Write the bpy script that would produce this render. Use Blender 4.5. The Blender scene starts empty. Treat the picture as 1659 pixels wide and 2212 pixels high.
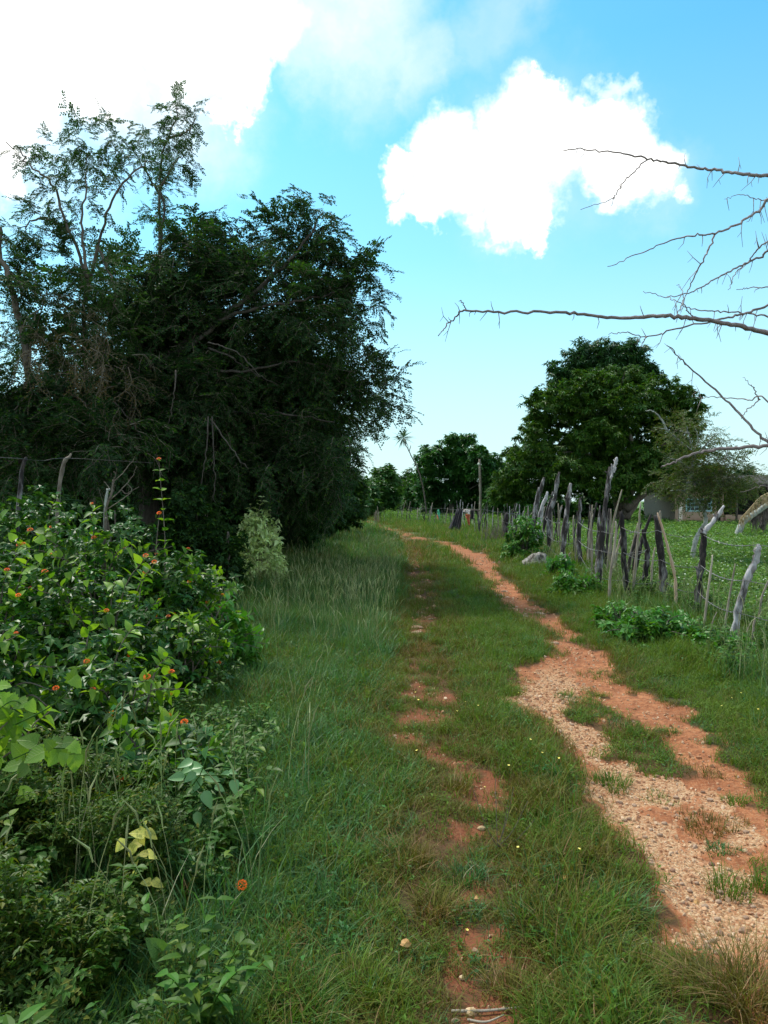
import bpy, math, random
import numpy as np
from mathutils import Vector, Matrix, Euler

random.seed(7)
RNG = np.random.default_rng(7)
PI = math.pi
S = bpy.context.scene
COL = S.collection

# ------------------------------------------------------------------ camera
CAM_H, FOC, HOR = 1.55, 773.0, 500.0          # eye height, focal length and horizon row in 768x1024 pixels
cam_d = bpy.data.cameras.new('camera')
cam = bpy.data.objects.new('camera', cam_d); COL.objects.link(cam)
cam.location = (0, 0, CAM_H); cam.rotation_euler = (PI/2, 0, 0)
cam_d.sensor_fit = 'VERTICAL'; cam_d.sensor_height = 24.0
cam_d.lens = 24.0*FOC/1024.0
cam_d.shift_y = -(512-HOR)/1024.0
cam_d.clip_start = 0.05; cam_d.clip_end = 3000
S.camera = cam

# ------------------------------------------------------------------ light
SUN_EL, SUN_AZ = math.radians(56), math.radians(-42)   # azimuth from +Y towards +X
sun_d = bpy.data.lights.new('sun', 'SUN'); sun_d.energy = 4.6; sun_d.angle = math.radians(4)
sun_d.color = (1.0, 0.93, 0.82)
sun = bpy.data.objects.new('sun', sun_d); COL.objects.link(sun)
sd = Vector((math.sin(SUN_AZ)*math.cos(SUN_EL), math.cos(SUN_AZ)*math.cos(SUN_EL), math.sin(SUN_EL)))
sun.rotation_euler = sd.to_track_quat('Z', 'Y').to_euler()
sun.location = sd*30

S.view_settings.view_transform = 'Standard'; S.view_settings.look = 'None'
S.view_settings.exposure = -0.15; S.view_settings.gamma = 1.0; S.view_settings.use_curve_mapping = False
S.render.engine = 'CYCLES'
S.cycles.max_bounces = 6; S.cycles.diffuse_bounces = 2; S.cycles.glossy_bounces = 2
S.cycles.transmission_bounces = 4; S.cycles.transparent_max_bounces = 4
S.cycles.use_denoising = True

def pdir(x, y):                               # direction through a point given in 1659x2212 picture units
    v = Vector(((x*0.46293-384)/FOC, 1.0, (HOR-y*0.46293)/FOC)); return v.normalized()

W = bpy.data.worlds.new('World'); S.world = W; W.use_nodes = True
nt = W.node_tree; nt.nodes.clear(); N = nt.nodes; L = nt.links
def nd(tree, t, **k):
    n = tree.nodes.new(t)
    for a, b in k.items(): setattr(n, a, b)
    return n
def mth(tree, op, a, b=None, c=None, clamp=False):
    n = tree.nodes.new('ShaderNodeMath'); n.operation = op; n.use_clamp = clamp
    for i, v in enumerate((a, b, c)):
        if v is None: continue
        if isinstance(v, (int, float)): n.inputs[i].default_value = v
        else: tree.links.new(v, n.inputs[i])
    return n.outputs[0]
def mixc(tree, f, a, b, mode='MIX'):
    n = tree.nodes.new('ShaderNodeMix'); n.data_type = 'RGBA'; n.blend_type = mode
    for s, v in ((0, f), (6, a), (7, b)):
        if isinstance(v, (int, float)): n.inputs[s].default_value = v
        elif isinstance(v, tuple): n.inputs[s].default_value = (v[0], v[1], v[2], 1)
        else: tree.links.new(v, n.inputs[s])
    return n.outputs[2]
def ramp(tree, fac, stops, interp='LINEAR'):
    n = tree.nodes.new('ShaderNodeValToRGB'); cr = n.color_ramp; cr.interpolation = interp
    while len(cr.elements) < len(stops): cr.elements.new(0.5)
    for e, (p, c) in zip(cr.elements, stops):
        e.position = p; e.color = (c, c, c, 1) if isinstance(c, (int, float)) else (c[0], c[1], c[2], 1)
    tree.links.new(fac, n.inputs[0]); return n.outputs[0]
def noise(tree, vec, scale, detail=4, rough=0.55, out=0):
    n = tree.nodes.new('ShaderNodeTexNoise'); n.inputs['Scale'].default_value = scale
    n.inputs['Detail'].default_value = detail; n.inputs['Roughness'].default_value = rough
    if vec is not None: tree.links.new(vec, n.inputs['Vector'])
    return n.outputs[out]
def vmath(tree, op, a, b=None):
    n = tree.nodes.new('ShaderNodeVectorMath'); n.operation = op
    for i, v in enumerate((a, b)):
        if v is None: continue
        if isinstance(v, tuple): n.inputs[i].default_value = v
        else: tree.links.new(v, n.inputs[i])
    return n

sky = nd(nt, 'ShaderNodeTexSky', sky_type='NISHITA', sun_disc=False)
sky.sun_elevation = SUN_EL; sky.sun_rotation = SUN_AZ; sky.air_density = 1.0; sky.dust_density = 0.6; sky.ozone_density = 1.5
tc = nd(nt, 'ShaderNodeTexCoord'); dirv = tc.outputs['Generated']
# clouds: soft puffs in fixed directions of the sky, edges torn by noise, and unseen loose ones added out of view to whiten the light
warp = noise(nt, dirv, 5.0, 6, 0.62, out=1)
wv = vmath(nt, 'SUBTRACT', warp, (0.5, 0.5, 0.5))
wsc = vmath(nt, 'SCALE', wv.outputs[0]); wsc.inputs['Scale'].default_value = 0.16
wd = vmath(nt, 'ADD', dirv, wsc.outputs[0]).outputs[0]
fine = noise(nt, dirv, 26.0, 6, 0.6, out=1)
fv = vmath(nt, 'SUBTRACT', fine, (0.5, 0.5, 0.5))
fsc = vmath(nt, 'SCALE', fv.outputs[0]); fsc.inputs['Scale'].default_value = 0.055
wd = vmath(nt, 'ADD', wd, fsc.outputs[0]).outputs[0]
puffs = [(1180,330,165,1),(1010,370,135,1),(1310,310,120,1),(1360,400,110,1),(1140,450,110,1),(1210,215,60,1),(890,370,65,.95),
         (1460,455,50,.7),(870,450,45,.8),(1150,520,45,.9),(1345,200,60,.6),(930,440,60,.9),
         (-60,120,330,1.1),(150,80,230,1.1),(380,50,190,1.1),(500,150,95,1),(475,235,45,.9),(-40,330,150,1),(250,235,40,.8),(560,30,150,1),
         ]
thin = [(300,150,260,.9),(60,300,230,.8),(1180,350,230,.28),(1400,420,120,.3),(760,40,230,.8),(940,110,130,.6),(680,120,130,.7),(1100,60,120,.35)]
acc = None
for (x, y, r, a) in puffs:
    c = pdir(x, y)
    dn = vmath(nt, 'DISTANCE', wd, tuple(c))
    k = 1.0/(1.0+((x*0.463-384)**2+(HOR-y*.463)**2)/FOC**2)**0.75
    rr = r*0.463/FOC*k*.94
    mr = nd(nt, 'ShaderNodeMapRange', interpolation_type='SMOOTHSTEP')
    L.new(dn.outputs['Value'], mr.inputs[0])
    mr.inputs[1].default_value = rr*1.3; mr.inputs[2].default_value = rr*0.4
    mr.inputs[3].default_value = 0; mr.inputs[4].default_value = a
    acc = mr.outputs[0] if acc is None else mth(nt, 'MAXIMUM', acc, mr.outputs[0])
acc2 = None
for (x, y, r, a) in thin:
    dn = vmath(nt, 'DISTANCE', wd, tuple(pdir(x, y))); mr = nd(nt, 'ShaderNodeMapRange', interpolation_type='SMOOTHSTEP'); L.new(dn.outputs['Value'], mr.inputs[0])
    rr = r*0.463/FOC*.7; mr.inputs[1].default_value = rr*1.5; mr.inputs[2].default_value = rr*0.3; mr.inputs[3].default_value = 0; mr.inputs[4].default_value = a
    acc2 = mr.outputs[0] if acc2 is None else mth(nt, 'MAXIMUM', acc2, mr.outputs[0])
gen = noise(nt, wd, 2.3, 5, 0.55)
gen = ramp(nt, gen, [(0.44, 0.0), (0.6, 1.0)])
sxyz = nd(nt, 'ShaderNodeSeparateXYZ'); L.new(dirv, sxyz.inputs[0])
out_front = ramp(nt, mth(nt, 'ADD', mth(nt, 'MULTIPLY', sxyz.outputs[1], -0.5), 0.5), [(0.28, 0.0), (0.42, 1.0)])
gen = mth(nt, 'MULTIPLY', gen, out_front)
cl = mth(nt, 'MAXIMUM', acc, gen)
cl = mth(nt, 'SUBTRACT', cl, mth(nt, 'MULTIPLY', noise(nt, dirv, 9.0, 6, 0.65), 0.55), clamp=True)
cl = ramp(nt, cl, [(0.0, 0.0), (0.2, 0.2), (0.45, 0.7), (0.75, 1.0)])
skyc = mixc(nt, 1.0, sky.outputs[0], (1.15, 2.7, 2.6), 'MULTIPLY')
# thin white veil towards the horizon
veil = ramp(nt, sxyz.outputs[2], [(0.0, 0.92), (0.12, 0.66), (0.3, 0.2), (0.5, 0.0)])
skyc = mixc(nt, veil, skyc, (9.0, 10.6, 11.2))
cloudc = mixc(nt, ramp(nt, sxyz.outputs[2], [(0.0, 0.0), (1.0, 1.0)]), (19, 18.6, 18), (19, 18.6, 18))
skyc = mixc(nt, mth(nt, 'MULTIPLY', mth(nt, 'MULTIPLY', acc2, .95), ramp(nt, noise(nt, wd, 4.0, 5, .6), [(.3, .35), (.6, 1.)])), skyc, (13, 13.5, 13.5))
skyc = mixc(nt, cl, skyc, cloudc)
bg = nd(nt, 'ShaderNodeBackground'); bg.inputs[1].default_value = 0.1
L.new(skyc, bg.inputs[0]); wo = nd(nt, 'ShaderNodeOutputWorld'); L.new(bg.outputs[0], wo.inputs[0])

# ------------------------------------------------------------------ helpers
def tag(o, label=None, cat=None, group=None, kind=None):
    if label: o['label'] = label
    if cat: o['category'] = cat
    if group: o['group'] = group
    if kind: o['kind'] = kind
    return o
def thing(name, label, cat, loc=(0, 0, 0), group=None, rz=0):
    o = bpy.data.objects.new(name, None); COL.objects.link(o); o.location = loc; o.rotation_euler = (0, 0, rz)
    o.empty_display_size = 0.1
    return tag(o, label, cat, group)
def par(o, parent):
    if parent is not None:
        o.parent = parent
        o.matrix_parent_inverse = Matrix.Translation(-Vector(parent.location)) if parent.parent is None and parent.type == 'EMPTY' else Matrix.Identity(4)
class MB:
    """collects geometry in world coordinates"""
    def __init__(s): s.v = []; s.f = []; s.n = 0; s.m = []
    def add(s, v, f, mi=0):
        v = np.asarray(v, dtype=np.float64).reshape(-1, 3)
        for q in f: s.f.append([int(i)+s.n for i in q]); s.m.append(mi)
        s.v.append(v); s.n += len(v)
    def box(s, x0, x1, y0, y1, z0, z1, mi=0):
        v = [(x0,y0,z0),(x1,y0,z0),(x1,y1,z0),(x0,y1,z0),(x0,y0,z1),(x1,y0,z1),(x1,y1,z1),(x0,y1,z1)]
        s.add(v, [(3,2,1,0),(4,5,6,7),(0,1,5,4),(1,2,6,5),(2,3,7,6),(3,0,4,7)], mi)
    def tube(s, pts, rad, sides=6, mi=0, cap=True, lump=0.0, seed=0):
        pts = np.asarray(pts, float); n = len(pts); rad = np.broadcast_to(np.asarray(rad, float), (n,))
        t = np.gradient(pts, axis=0); t /= np.linalg.norm(t, axis=1)[:, None]+1e-9
        ref = np.array([0.31, 0.85, 0.42]); a = np.cross(t, ref); a /= np.linalg.norm(a, axis=1)[:, None]+1e-9
        b = np.cross(t, a)
        an = np.arange(sides)/sides*2*PI
        r = rad[:, None]*np.ones((1, sides))
        if lump:
            g = np.random.default_rng(seed); ph = 1+lump*g.standard_normal((n, sides))
            r = r*ph
        ring = pts[:, None, :]+r[..., None]*(np.cos(an)[None, :, None]*a[:, None, :]+np.sin(an)[None, :, None]*b[:, None, :])
        f = []
        for i in range(n-1):
            for j in range(sides):
                k = (j+1) % sides; f.append((i*sides+j, i*sides+k, (i+1)*sides+k, (i+1)*sides+j))
        if cap:
            f.append(tuple(range(sides-1, -1, -1))); f.append(tuple((n-1)*sides+j for j in range(sides)))
        s.add(ring.reshape(-1, 3), f, mi)
    def build(s, name, mats, parent=None, smooth=False, origin=None):
        v = np.concatenate(s.v) if s.v else np.zeros((0, 3))
        o = mesh_obj(name, v, s.f, mats, parent, smooth, s.m)
        return o
def mesh_data(name, v, f, mats, smooth=False, mi=None):
    me = bpy.data.meshes.new(name)
    v = np.asarray(v, dtype=np.float32); me.vertices.add(len(v)); me.vertices.foreach_set('co', v.ravel())
    if len(f):
        if isinstance(f, np.ndarray):
            k = f.shape[1]; tot = np.full(len(f), k, dtype=np.int32); idx = f.ravel().astype(np.int32)
        else:
            tot = np.array([len(q) for q in f], dtype=np.int32); idx = np.array([i for q in f for i in q], dtype=np.int32)
        st = np.concatenate(([0], np.cumsum(tot)[:-1])).astype(np.int32)
        me.loops.add(len(idx)); me.loops.foreach_set('vertex_index', idx)
        me.polygons.add(len(tot)); me.polygons.foreach_set('loop_start', st); me.polygons.foreach_set('loop_total', tot)
        if mi is not None and len(mi): me.polygons.foreach_set('material_index', np.asarray(mi, dtype=np.int32))
        me.polygons.foreach_set('use_smooth', np.full(len(tot), smooth))
    for m in (mats if isinstance(mats, (list, tuple)) else [mats]):
        me.materials.append(m)
    me.update(calc_edges=True); return me
def mesh_obj(name, v, f, mats, parent=None, smooth=False, mi=None, link=True):
    me = mesh_data(name, v, f, mats, smooth, mi)
    o = bpy.data.objects.new(name, me)
    if link: COL.objects.link(o); par(o, parent)
    return o
def spline(pts, n=None, step=None):
    """Catmull-Rom through the points"""
    P = np.asarray(pts, float)
    if len(P) == 2:
        n = n or 6; t = np.linspace(0, 1, n)[:, None]; return P[0]*(1-t)+P[1]*t
    Q = np.vstack([2*P[0]-P[1], P, 2*P[-1]-P[-2]]); out = []
    per = max(2, int(round((n or 4*len(P))/(len(P)-1))))
    for i in range(1, len(Q)-2):
        p0, p1, p2, p3 = Q[i-1], Q[i], Q[i+1], Q[i+2]
        for t in np.linspace(0, 1, per, endpoint=False):
            out.append(0.5*((2*p1)+(-p0+p2)*t+(2*p0-5*p1+4*p2-p3)*t*t+(-p0+3*p1-3*p2+p3)*t**3))
    out.append(P[-1]); return np.array(out)
def lerp_r(r0, r1, n, p=1.0):
    return r0+(r1-r0)*np.linspace(0, 1, n)**p

# value noise
def _h(ix, iy, iz, s):
    n = (ix*374761393+iy*668265263+iz*2147483647+s*974711) & 0x7fffffff
    n = ((n ^ (n >> 13))*1274126177) & 0x7fffffff
    return ((n ^ (n >> 16)) & 0xffff)/65535.0
def vn(x, y, z=0.0, s=0):
    x, y = np.asarray(x, float), np.asarray(y, float); z = np.asarray(z, float)+np.zeros_like(x)
    ix, iy, iz = np.floor(x).astype(np.int64), np.floor(y).astype(np.int64), np.floor(z).astype(np.int64)
    fx, fy, fz = x-ix, y-iy, z-iz
    fx, fy, fz = fx*fx*(3-2*fx), fy*fy*(3-2*fy), fz*fz*(3-2*fz)
    r = 0
    for a in (0, 1):
        for b in (0, 1):
            for c in (0, 1):
                r = r+_h(ix+a, iy+b, iz+c, s)*np.where(a, fx, 1-fx)*np.where(b, fy, 1-fy)*np.where(c, fz, 1-fz)
    return r
def fbm(x, y, z=0.0, s=0, o=4):
    t, a, w = 0, 0.5, 0
    for i in range(o): t = t+a*vn(x*2**i+i*7.1, y*2**i+i*3.3, z*2.0**i, s+i); w += a; a *= 0.5
    return t/w
def sstep(a, b, x):
    t = np.clip((x-a)/(b-a), 0, 1); return t*t*(3-2*t)

# picture units (1659 wide) -> world
K = 0.46293
def gdist(y): return CAM_H*FOC/(y*K-HOR)
def gxy(x, y):
    d = gdist(y); return (x*K-384)/FOC*d, d
def P(x, y, Y): return np.array([(x*K-384)/FOC*Y, Y, CAM_H+(HOR-y*K)/FOC*Y])
def unit(Y): return K*Y/FOC                   # metres per picture unit at distance Y
def z1(x, y): return (2000+x*.6462)*.54004, (1800+y*.6462)*.54004
def z2(x, y): return (1480+x*.3737)*.54004, (1950+y*.3737)*.54004
def z4(x, y): return (x*.7836)*.54004, (2600+y*.7836)*.54004
def z8(x, y): return (1950+x*.6763)*.54004, (1300+y*.6763)*.54004
def z9(x, y): return (2550+x*.31636)*.54004, (1600+y*.31636)*.54004

# ------------------------------------------------------------------ the track: bare strips as functions of distance
def table(rows):
    a = []
    for r in rows:
        d = gdist(r[0]); a.append([d]+[(q*K-384)/FOC*d for q in r[1:3]]+list(r[3:]))
    a = np.array(a); return a[np.argsort(a[:, 0])]
#            row  left right strength gravel
RR = table([(2600,1500,1900,1,.2),(2212,1455,1800,1,.2),(2100,1450,1760,1,.3),(2000,1420,1760,1,.6),(1900,1370,1740,1,.9),(1800,1325,1690,1,.8),(1740,1290,1650,1,.7),(1680,1272,1600,1,.8),
            (1640,1250,1540,1,.9),(1600,1215,1500,1,.95),(1550,1180,1450,1,.95),(1500,1150,1400,1,.9),(1470,1130,1350,1,.8),(1445,1120,1325,.95,.5),(1420,1225,1325,.8,.1),(1390,1205,1275,.68,0),
            (1350,1165,1215,.68,0),(1325,1115,1190,.8,.1),(1300,1080,1150,1,.15),(1275,1060,1120,.95,.1),(1245,1038,1082,.8,.0),(1215,1005,1068,1,.1),(1195,975,1045,1,.1),
            (1180,960,1005,.6,.1),(1165,880,940,.45,.1),(1150,830,880,.42,0),(1140,790,850,.5,0),(1125,740,800,.4,0)])
LR = table([(2600,850,1050,.8,.1),(2212,890,1060,.95,.1),(2130,895,1070,1.1,.1),(2060,910,1060,.8,.1),(1980,940,1065,.5,.1),(1900,945,1075,.5,.1),(1850,940,1080,.85,.1),(1800,930,1075,.8,.1),
            (1750,980,1065,.8,.1),(1700,990,1070,1,.15),(1650,950,1050,.9,.1),(1610,880,1050,.72,.15),(1560,850,970,.45,.1),(1500,880,970,.48,.1),(1420,885,960,.5,.1),(1350,885,950,.5,.1),
            (1310,890,950,.6,.25),(1250,888,935,.5,.25),(1200,880,920,.5,.1),(1165,860,900,.55,0),(1140,800,850,.4,0),(1125,740,800,.4,0)])
def strip(tb, x, y, soft):
    l = np.interp(y, tb[:, 0], tb[:, 1]); r = np.interp(y, tb[:, 0], tb[:, 2]); st = np.interp(y, tb[:, 0], tb[:, 3]); g = np.interp(y, tb[:, 0], tb[:, 4])
    w = (r-l)*0.5; c = (l+r)*0.5
    e = w-np.abs(x-c)
    return sstep(-soft, soft, e)*st*(y < 62)*(y > 0.3), g
def masks(x, y):
    x, y = np.asarray(x, float), np.asarray(y, float)
    wx = x+(fbm(x*2.2, y*1.2, s=5)-.5)*0.6+(fbm(x*9, y*7, s=6, o=3)-.5)*0.34
    a, ga = strip(RR, wx, y, 0.17); b, gb = strip(LR, wx, y, 0.20)
    n = fbm(x*3.2, y*2.2, s=11); n2 = fbm(x*11, y*9, s=12, o=3)
    ra = np.clip(a*1.35-(0.35+0.3*(1-ga))*sstep(.42, .75, n*.65+n2*.35)*1.2, 0, 1)
    rb = np.clip(b*1.3-0.75*sstep(.38, .7, n*.45+n2*.55), 0, 1)
    tl = (wx-np.interp(y, RR[:, 0], RR[:, 1]))/(np.interp(y, RR[:, 0], RR[:, 2])-np.interp(y, RR[:, 0], RR[:, 1])+1e-6)
    lim = np.interp(y, [0, 4.1, 4.8, 9], [.86, .84, .52, .48]); ga = ga*sstep(lim+.12, lim-.12, tl+(n-.5)*.5)*sstep(-.08, .1, tl)
    island = sstep(.06, .0, np.abs(tl-lim-.03+(n2-.5)*.3)-.13)*sstep(4.2, 4.75, y+(n-.5)*.8)*(y < 6.4); ra = ra*(1-.95*island*sstep(.34, .42, n2*.5+n*.5)); ga = ga*(1-island)
    grav = np.clip(ra*ga*sstep(.38, .52, fbm(x*2.6+3, y*2.1, s=21)*.6+n2*.4+ga*.05), 0, 1)
    soil = np.maximum(ra, rb)
    return soil, grav, ra, rb
def worn_mask(x, y):
    x, y = np.asarray(x, float), np.asarray(y, float); w = (fbm(x*2.5, y*1.5, s=15)-.5)*.5
    l, r = np.interp(y, LR[:, 0], LR[:, 1]), np.interp(y, LR[:, 0], LR[:, 2]); a = sstep(.22, -.1, np.abs(x+w-(l+r)/2)-(r-l)*.5)
    l, r = np.interp(y, RR[:, 0], RR[:, 1]), np.interp(y, RR[:, 0], RR[:, 2]); b = sstep(.22, -.05, np.abs(x+w-(l+r)/2)-(r-l)*.5)
    return np.maximum(a, b)*(y < 62)*(y > .3)
def H(x, y):
    x, y = np.asarray(x, float), np.asarray(y, float)
    a, _ = strip(RR, x, y, 0.35); b, _ = strip(LR, x, y, 0.35)
    h = (fbm(x*.8, y*.8, s=31)-.5)*0.10+(fbm(x*4, y*4, s=33, o=3)-.5)*0.03
    h = h-0.05*a-0.04*b
    h = h+0.10*sstep(-0.6, -2.2, x)
    fade = sstep(1.0, 3.0, np.hypot(x, y)); far = 1-sstep(60, 200, np.hypot(x, y))
    return h*fade*far
def Hf(x, y): return float(H(np.array([x]), np.array([y]))[0])

# ------------------------------------------------------------------ materials
def new_mat(name):
    m = bpy.data.materials.new(name); m.use_nodes = True; t = m.node_tree; t.nodes.clear()
    o = nd(t, 'ShaderNodeOutputMaterial'); return m, t, o
def leaf_mat(name, c1, c2, c3=None, trans=0.3, rough=0.5, nscale=1.5, spec=0.35, tint=None, c3w=0.12):
    m, t, o = new_mat(name); deep = lambda c: (c[0]*.74, c[1]*.8, c[2]*.42) if c and c[0] < .28 else c
    c1, c2, c3 = deep(c1), deep(c2), deep(c3)
    oi = nd(t, 'ShaderNodeObjectInfo'); ge = nd(t, 'ShaderNodeNewGeometry')
    n = noise(t, ge.outputs['Position'], nscale, 3)
    f = mth(t, 'ADD', mth(t, 'MULTIPLY', oi.outputs['Random'], 0.5), mth(t, 'MULTIPLY', n, 0.6)); 
    f = ramp(t, f, [(0.25, 0.0), (0.85, 1.0)])
    c = mixc(t, f, c1, c2)
    isl = ge.outputs['Random Per Island']
    hs = nd(t, 'ShaderNodeHueSaturation'); t.links.new(c, hs.inputs['Color'])
    t.links.new(mth(t, 'ADD', mth(t, 'MULTIPLY', isl, 0.6), 0.7), hs.inputs['Value'])
    t.links.new(mth(t, 'ADD', mth(t, 'MULTIPLY', isl, 0.035), 0.482), hs.inputs['Hue'])
    c = hs.outputs[0]
    if c3:
        g = mth(t, 'GREATER_THAN', mth(t, 'FRACT', mth(t, 'MULTIPLY', isl, 17.3)), 1-c3w)
        c = mixc(t, g, c, c3)
    p = nd(t, 'ShaderNodeBsdfPrincipled'); t.links.new(c, p.inputs['Base Color'])
    p.inputs['Roughness'].default_value = rough; p.inputs['Specular IOR Level'].default_value = spec
    tr = nd(t, 'ShaderNodeBsdfTranslucent')
    tcol = mixc(t, 1.0, c, tint or (1.35, 1.35, 0.55), 'MULTIPLY'); t.links.new(tcol, tr.inputs[0])
    mx = nd(t, 'ShaderNodeMixShader'); mx.inputs[0].default_value = trans
    t.links.new(p.outputs[0], mx.inputs[1]); t.links.new(tr.outputs[0], mx.inputs[2]); t.links.new(mx.outputs[0], o.inputs[0])
    return m
def plain_mat(name, c1, c2=None, rough=0.8, scale=6.0, bump=0.3, stretch=None, metal=0.0, contrast=(0.35, 0.65), spec=0.3, c3=None):
    m, t, o = new_mat(name)
    tcn = nd(t, 'ShaderNodeTexCoord'); vec = tcn.outputs['Object']
    if stretch:
        mp = nd(t, 'ShaderNodeMapping'); mp.inputs['Scale'].default_value = stretch; t.links.new(vec, mp.inputs[0]); vec = mp.outputs[0]
    n = noise(t, vec, scale, 6, 0.6)
    c = mixc(t, ramp(t, n, [(contrast[0], 0.0), (contrast[1], 1.0)]), c1, c2 or c1)
    if c3:
        n2 = noise(t, vec, scale*3.1, 4, 0.6); c = mixc(t, ramp(t, n2, [(0.52, 0.0), (0.62, 0.8)]), c, c3)
    oi = nd(t, 'ShaderNodeObjectInfo')
    hs = nd(t, 'ShaderNodeHueSaturation'); t.links.new(c, hs.inputs['Color'])
    t.links.new(mth(t, 'ADD', mth(t, 'MULTIPLY', oi.outputs['Random'], 0.5), 0.75), hs.inputs['Value'])
    p = nd(t, 'ShaderNodeBsdfPrincipled'); t.links.new(hs.outputs[0], p.inputs['Base Color'])
    p.inputs['Roughness'].default_value = rough; p.inputs['Metallic'].default_value = metal; p.inputs['Specular IOR Level'].default_value = spec
    if bump:
        b = nd(t, 'ShaderNodeBump'); b.inputs['Strength'].default_value = bump; b.inputs['Distance'].default_value = 0.02
        t.links.new(n, b.inputs['Height']); t.links.new(b.outputs[0], p.inputs['Normal'])
    t.links.new(p.outputs[0], o.inputs[0]); return m
M = {}
M['grass'] = leaf_mat('grass', (0.09, 0.18, 0.03), (0.19, 0.25, 0.045), (0.34, 0.28, 0.12), 0.3, 0.55, 0.9, 0.2, c3w=0.07)
M['grass_blue'] = leaf_mat('grass_cool', (0.06, 0.17, 0.10), (0.125, 0.25, 0.10), (0.34, 0.34, 0.2), 0.28, 0.5, 0.7, 0.25, c3w=0.06)
M['grass_dry'] = leaf_mat('grass_dry', (0.17, 0.12, 0.04), (0.20, 0.19, 0.05), (0.34, 0.20, 0.10), 0.22, 0.6, 1.5, 0.2, c3w=0.2)
M['stalk'] = leaf_mat('stalk', (0.36, 0.36, 0.18), (0.25, 0.32, 0.14), (0.55, 0.48, 0.30), 0.2, 0.5, 3.0, 0.3)
M['pasture'] = leaf_mat('pasture', (0.11, 0.22, 0.09), (0.18, 0.30, 0.12), (0.27, 0.40, 0.2), 0.3, 0.5, 0.5, 0.25)
M['weed'] = leaf_mat('weed', (0.055, 0.14, 0.025), (0.10, 0.20, 0.035), (0.18, 0.26, 0.05), 0.3, 0.5, 1.5, 0.25)
M['fern'] = leaf_mat('fern', (0.06, 0.12, 0.025), (0.10, 0.17, 0.03), (0.20, 0.20, 0.05), 0.28, 0.5, 2.5, 0.3)
M['lantana'] = leaf_mat('lantana', (0.075, 0.19, 0.03), (0.21, 0.35, 0.03), (0.36, 0.48, 0.04), 0.45, 0.5, 1.3, 0.35, c3w=0.16)
M['lantana_in'] = leaf_mat('lantana_shaded', (0.04, 0.12, 0.03), (0.06, 0.16, 0.035), (0.10, 0.2, 0.04), 0.28, 0.45, 1.3, 0.4)  # inner leaves darker than the outer, bush shade put into the colour
M['vine'] = leaf_mat('vine', (0.18, 0.33, 0.03), (0.29, 0.43, 0.04), None, 0.38, 0.45, 4, 0.4)
def veined(name, c1, c2, vein, trans, blotch=None):
    m, t, o = new_mat(name); tcn = nd(t, 'ShaderNodeTexCoord'); sp = nd(t, 'ShaderNodeSeparateXYZ'); t.links.new(tcn.outputs['Object'], sp.inputs[0]); oi = nd(t, 'ShaderNodeObjectInfo')
    ay = mth(t, 'ABSOLUTE', sp.outputs[1]); mid = ramp(t, ay, [(0.0, 1.0), (0.022, 0.0)])
    w = mth(t, 'FRACT', mth(t, 'MULTIPLY', mth(t, 'SUBTRACT', sp.outputs[0], mth(t, 'MULTIPLY', ay, .8)), 7.0)); sv = ramp(t, mth(t, 'ABSOLUTE', mth(t, 'SUBTRACT', w, .5)), [(0.0, .75), (0.09, 0.0)])
    v = mth(t, 'MAXIMUM', mid, sv); ge = nd(t, 'ShaderNodeNewGeometry'); n = noise(t, ge.outputs['Position'], 26, 5, .65)
    c = mixc(t, mth(t, 'ADD', mth(t, 'MULTIPLY', n, .7), mth(t, 'MULTIPLY', oi.outputs['Random'], .4)), c1, c2)
    if blotch: c = mixc(t, ramp(t, noise(t, ge.outputs['Position'], 60, 3), [(.5, 0.), (.62, .8)]), c, blotch)
    c = mixc(t, v, c, vein); hs = nd(t, 'ShaderNodeHueSaturation'); t.links.new(c, hs.inputs['Color']); t.links.new(mth(t, 'ADD', mth(t, 'MULTIPLY', oi.outputs['Random'], .7), .6), hs.inputs['Value']); c = hs.outputs[0]
    p = nd(t, 'ShaderNodeBsdfPrincipled'); t.links.new(c, p.inputs['Base Color']); p.inputs['Roughness'].default_value = .45; p.inputs['Specular IOR Level'].default_value = .35
    b = nd(t, 'ShaderNodeBump'); b.inputs['Strength'].default_value = .5; b.inputs['Distance'].default_value = .004; t.links.new(mth(t, 'ADD', v, n), b.inputs['Height']); t.links.new(b.outputs[0], p.inputs['Normal'])
    tr = nd(t, 'ShaderNodeBsdfTranslucent'); t.links.new(mixc(t, 1.0, c, (1.35, 1.35, .5), 'MULTIPLY'), tr.inputs[0]); mx = nd(t, 'ShaderNodeMixShader'); mx.inputs[0].default_value = trans
    t.links.new(p.outputs[0], mx.inputs[1]); t.links.new(tr.outputs[0], mx.inputs[2]); t.links.new(mx.outputs[0], o.inputs[0]); return m
M['vine_big'] = veined('vine_leaf', (0.09, 0.21, 0.022), (0.22, 0.36, 0.04), (0.25, 0.38, 0.08), .4)
M['yellow'] = veined('yellow_leaf', (0.6, 0.54, 0.07), (0.82, 0.76, 0.2), (0.8, 0.7, 0.2), .3, (0.25, 0.28, 0.05))
M['broad'] = veined('broad_leaf', (0.07, 0.18, 0.035), (0.14, 0.27, 0.05), (0.17, 0.3, 0.08), .33)
M['blue_leaf'] = leaf_mat('pale_leaf', (0.17, 0.33, 0.22), (0.22, 0.40, 0.26), None, 0.25, 0.4, 6, 0.5, tint=(1.1, 1.2, 0.7))
M['pale_shrub'] = leaf_mat('pale_shrub', (0.46, 0.60, 0.26), (0.60, 0.72, 0.36), (0.62, 0.72, 0.3), 0.3, 0.5, 3, 0.35)
M['shrub'] = leaf_mat('shrub', (0.07, 0.22, 0.045), (0.11, 0.28, 0.05), (0.2, 0.36, 0.06), 0.3, 0.45, 1.5, 0.4)
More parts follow.
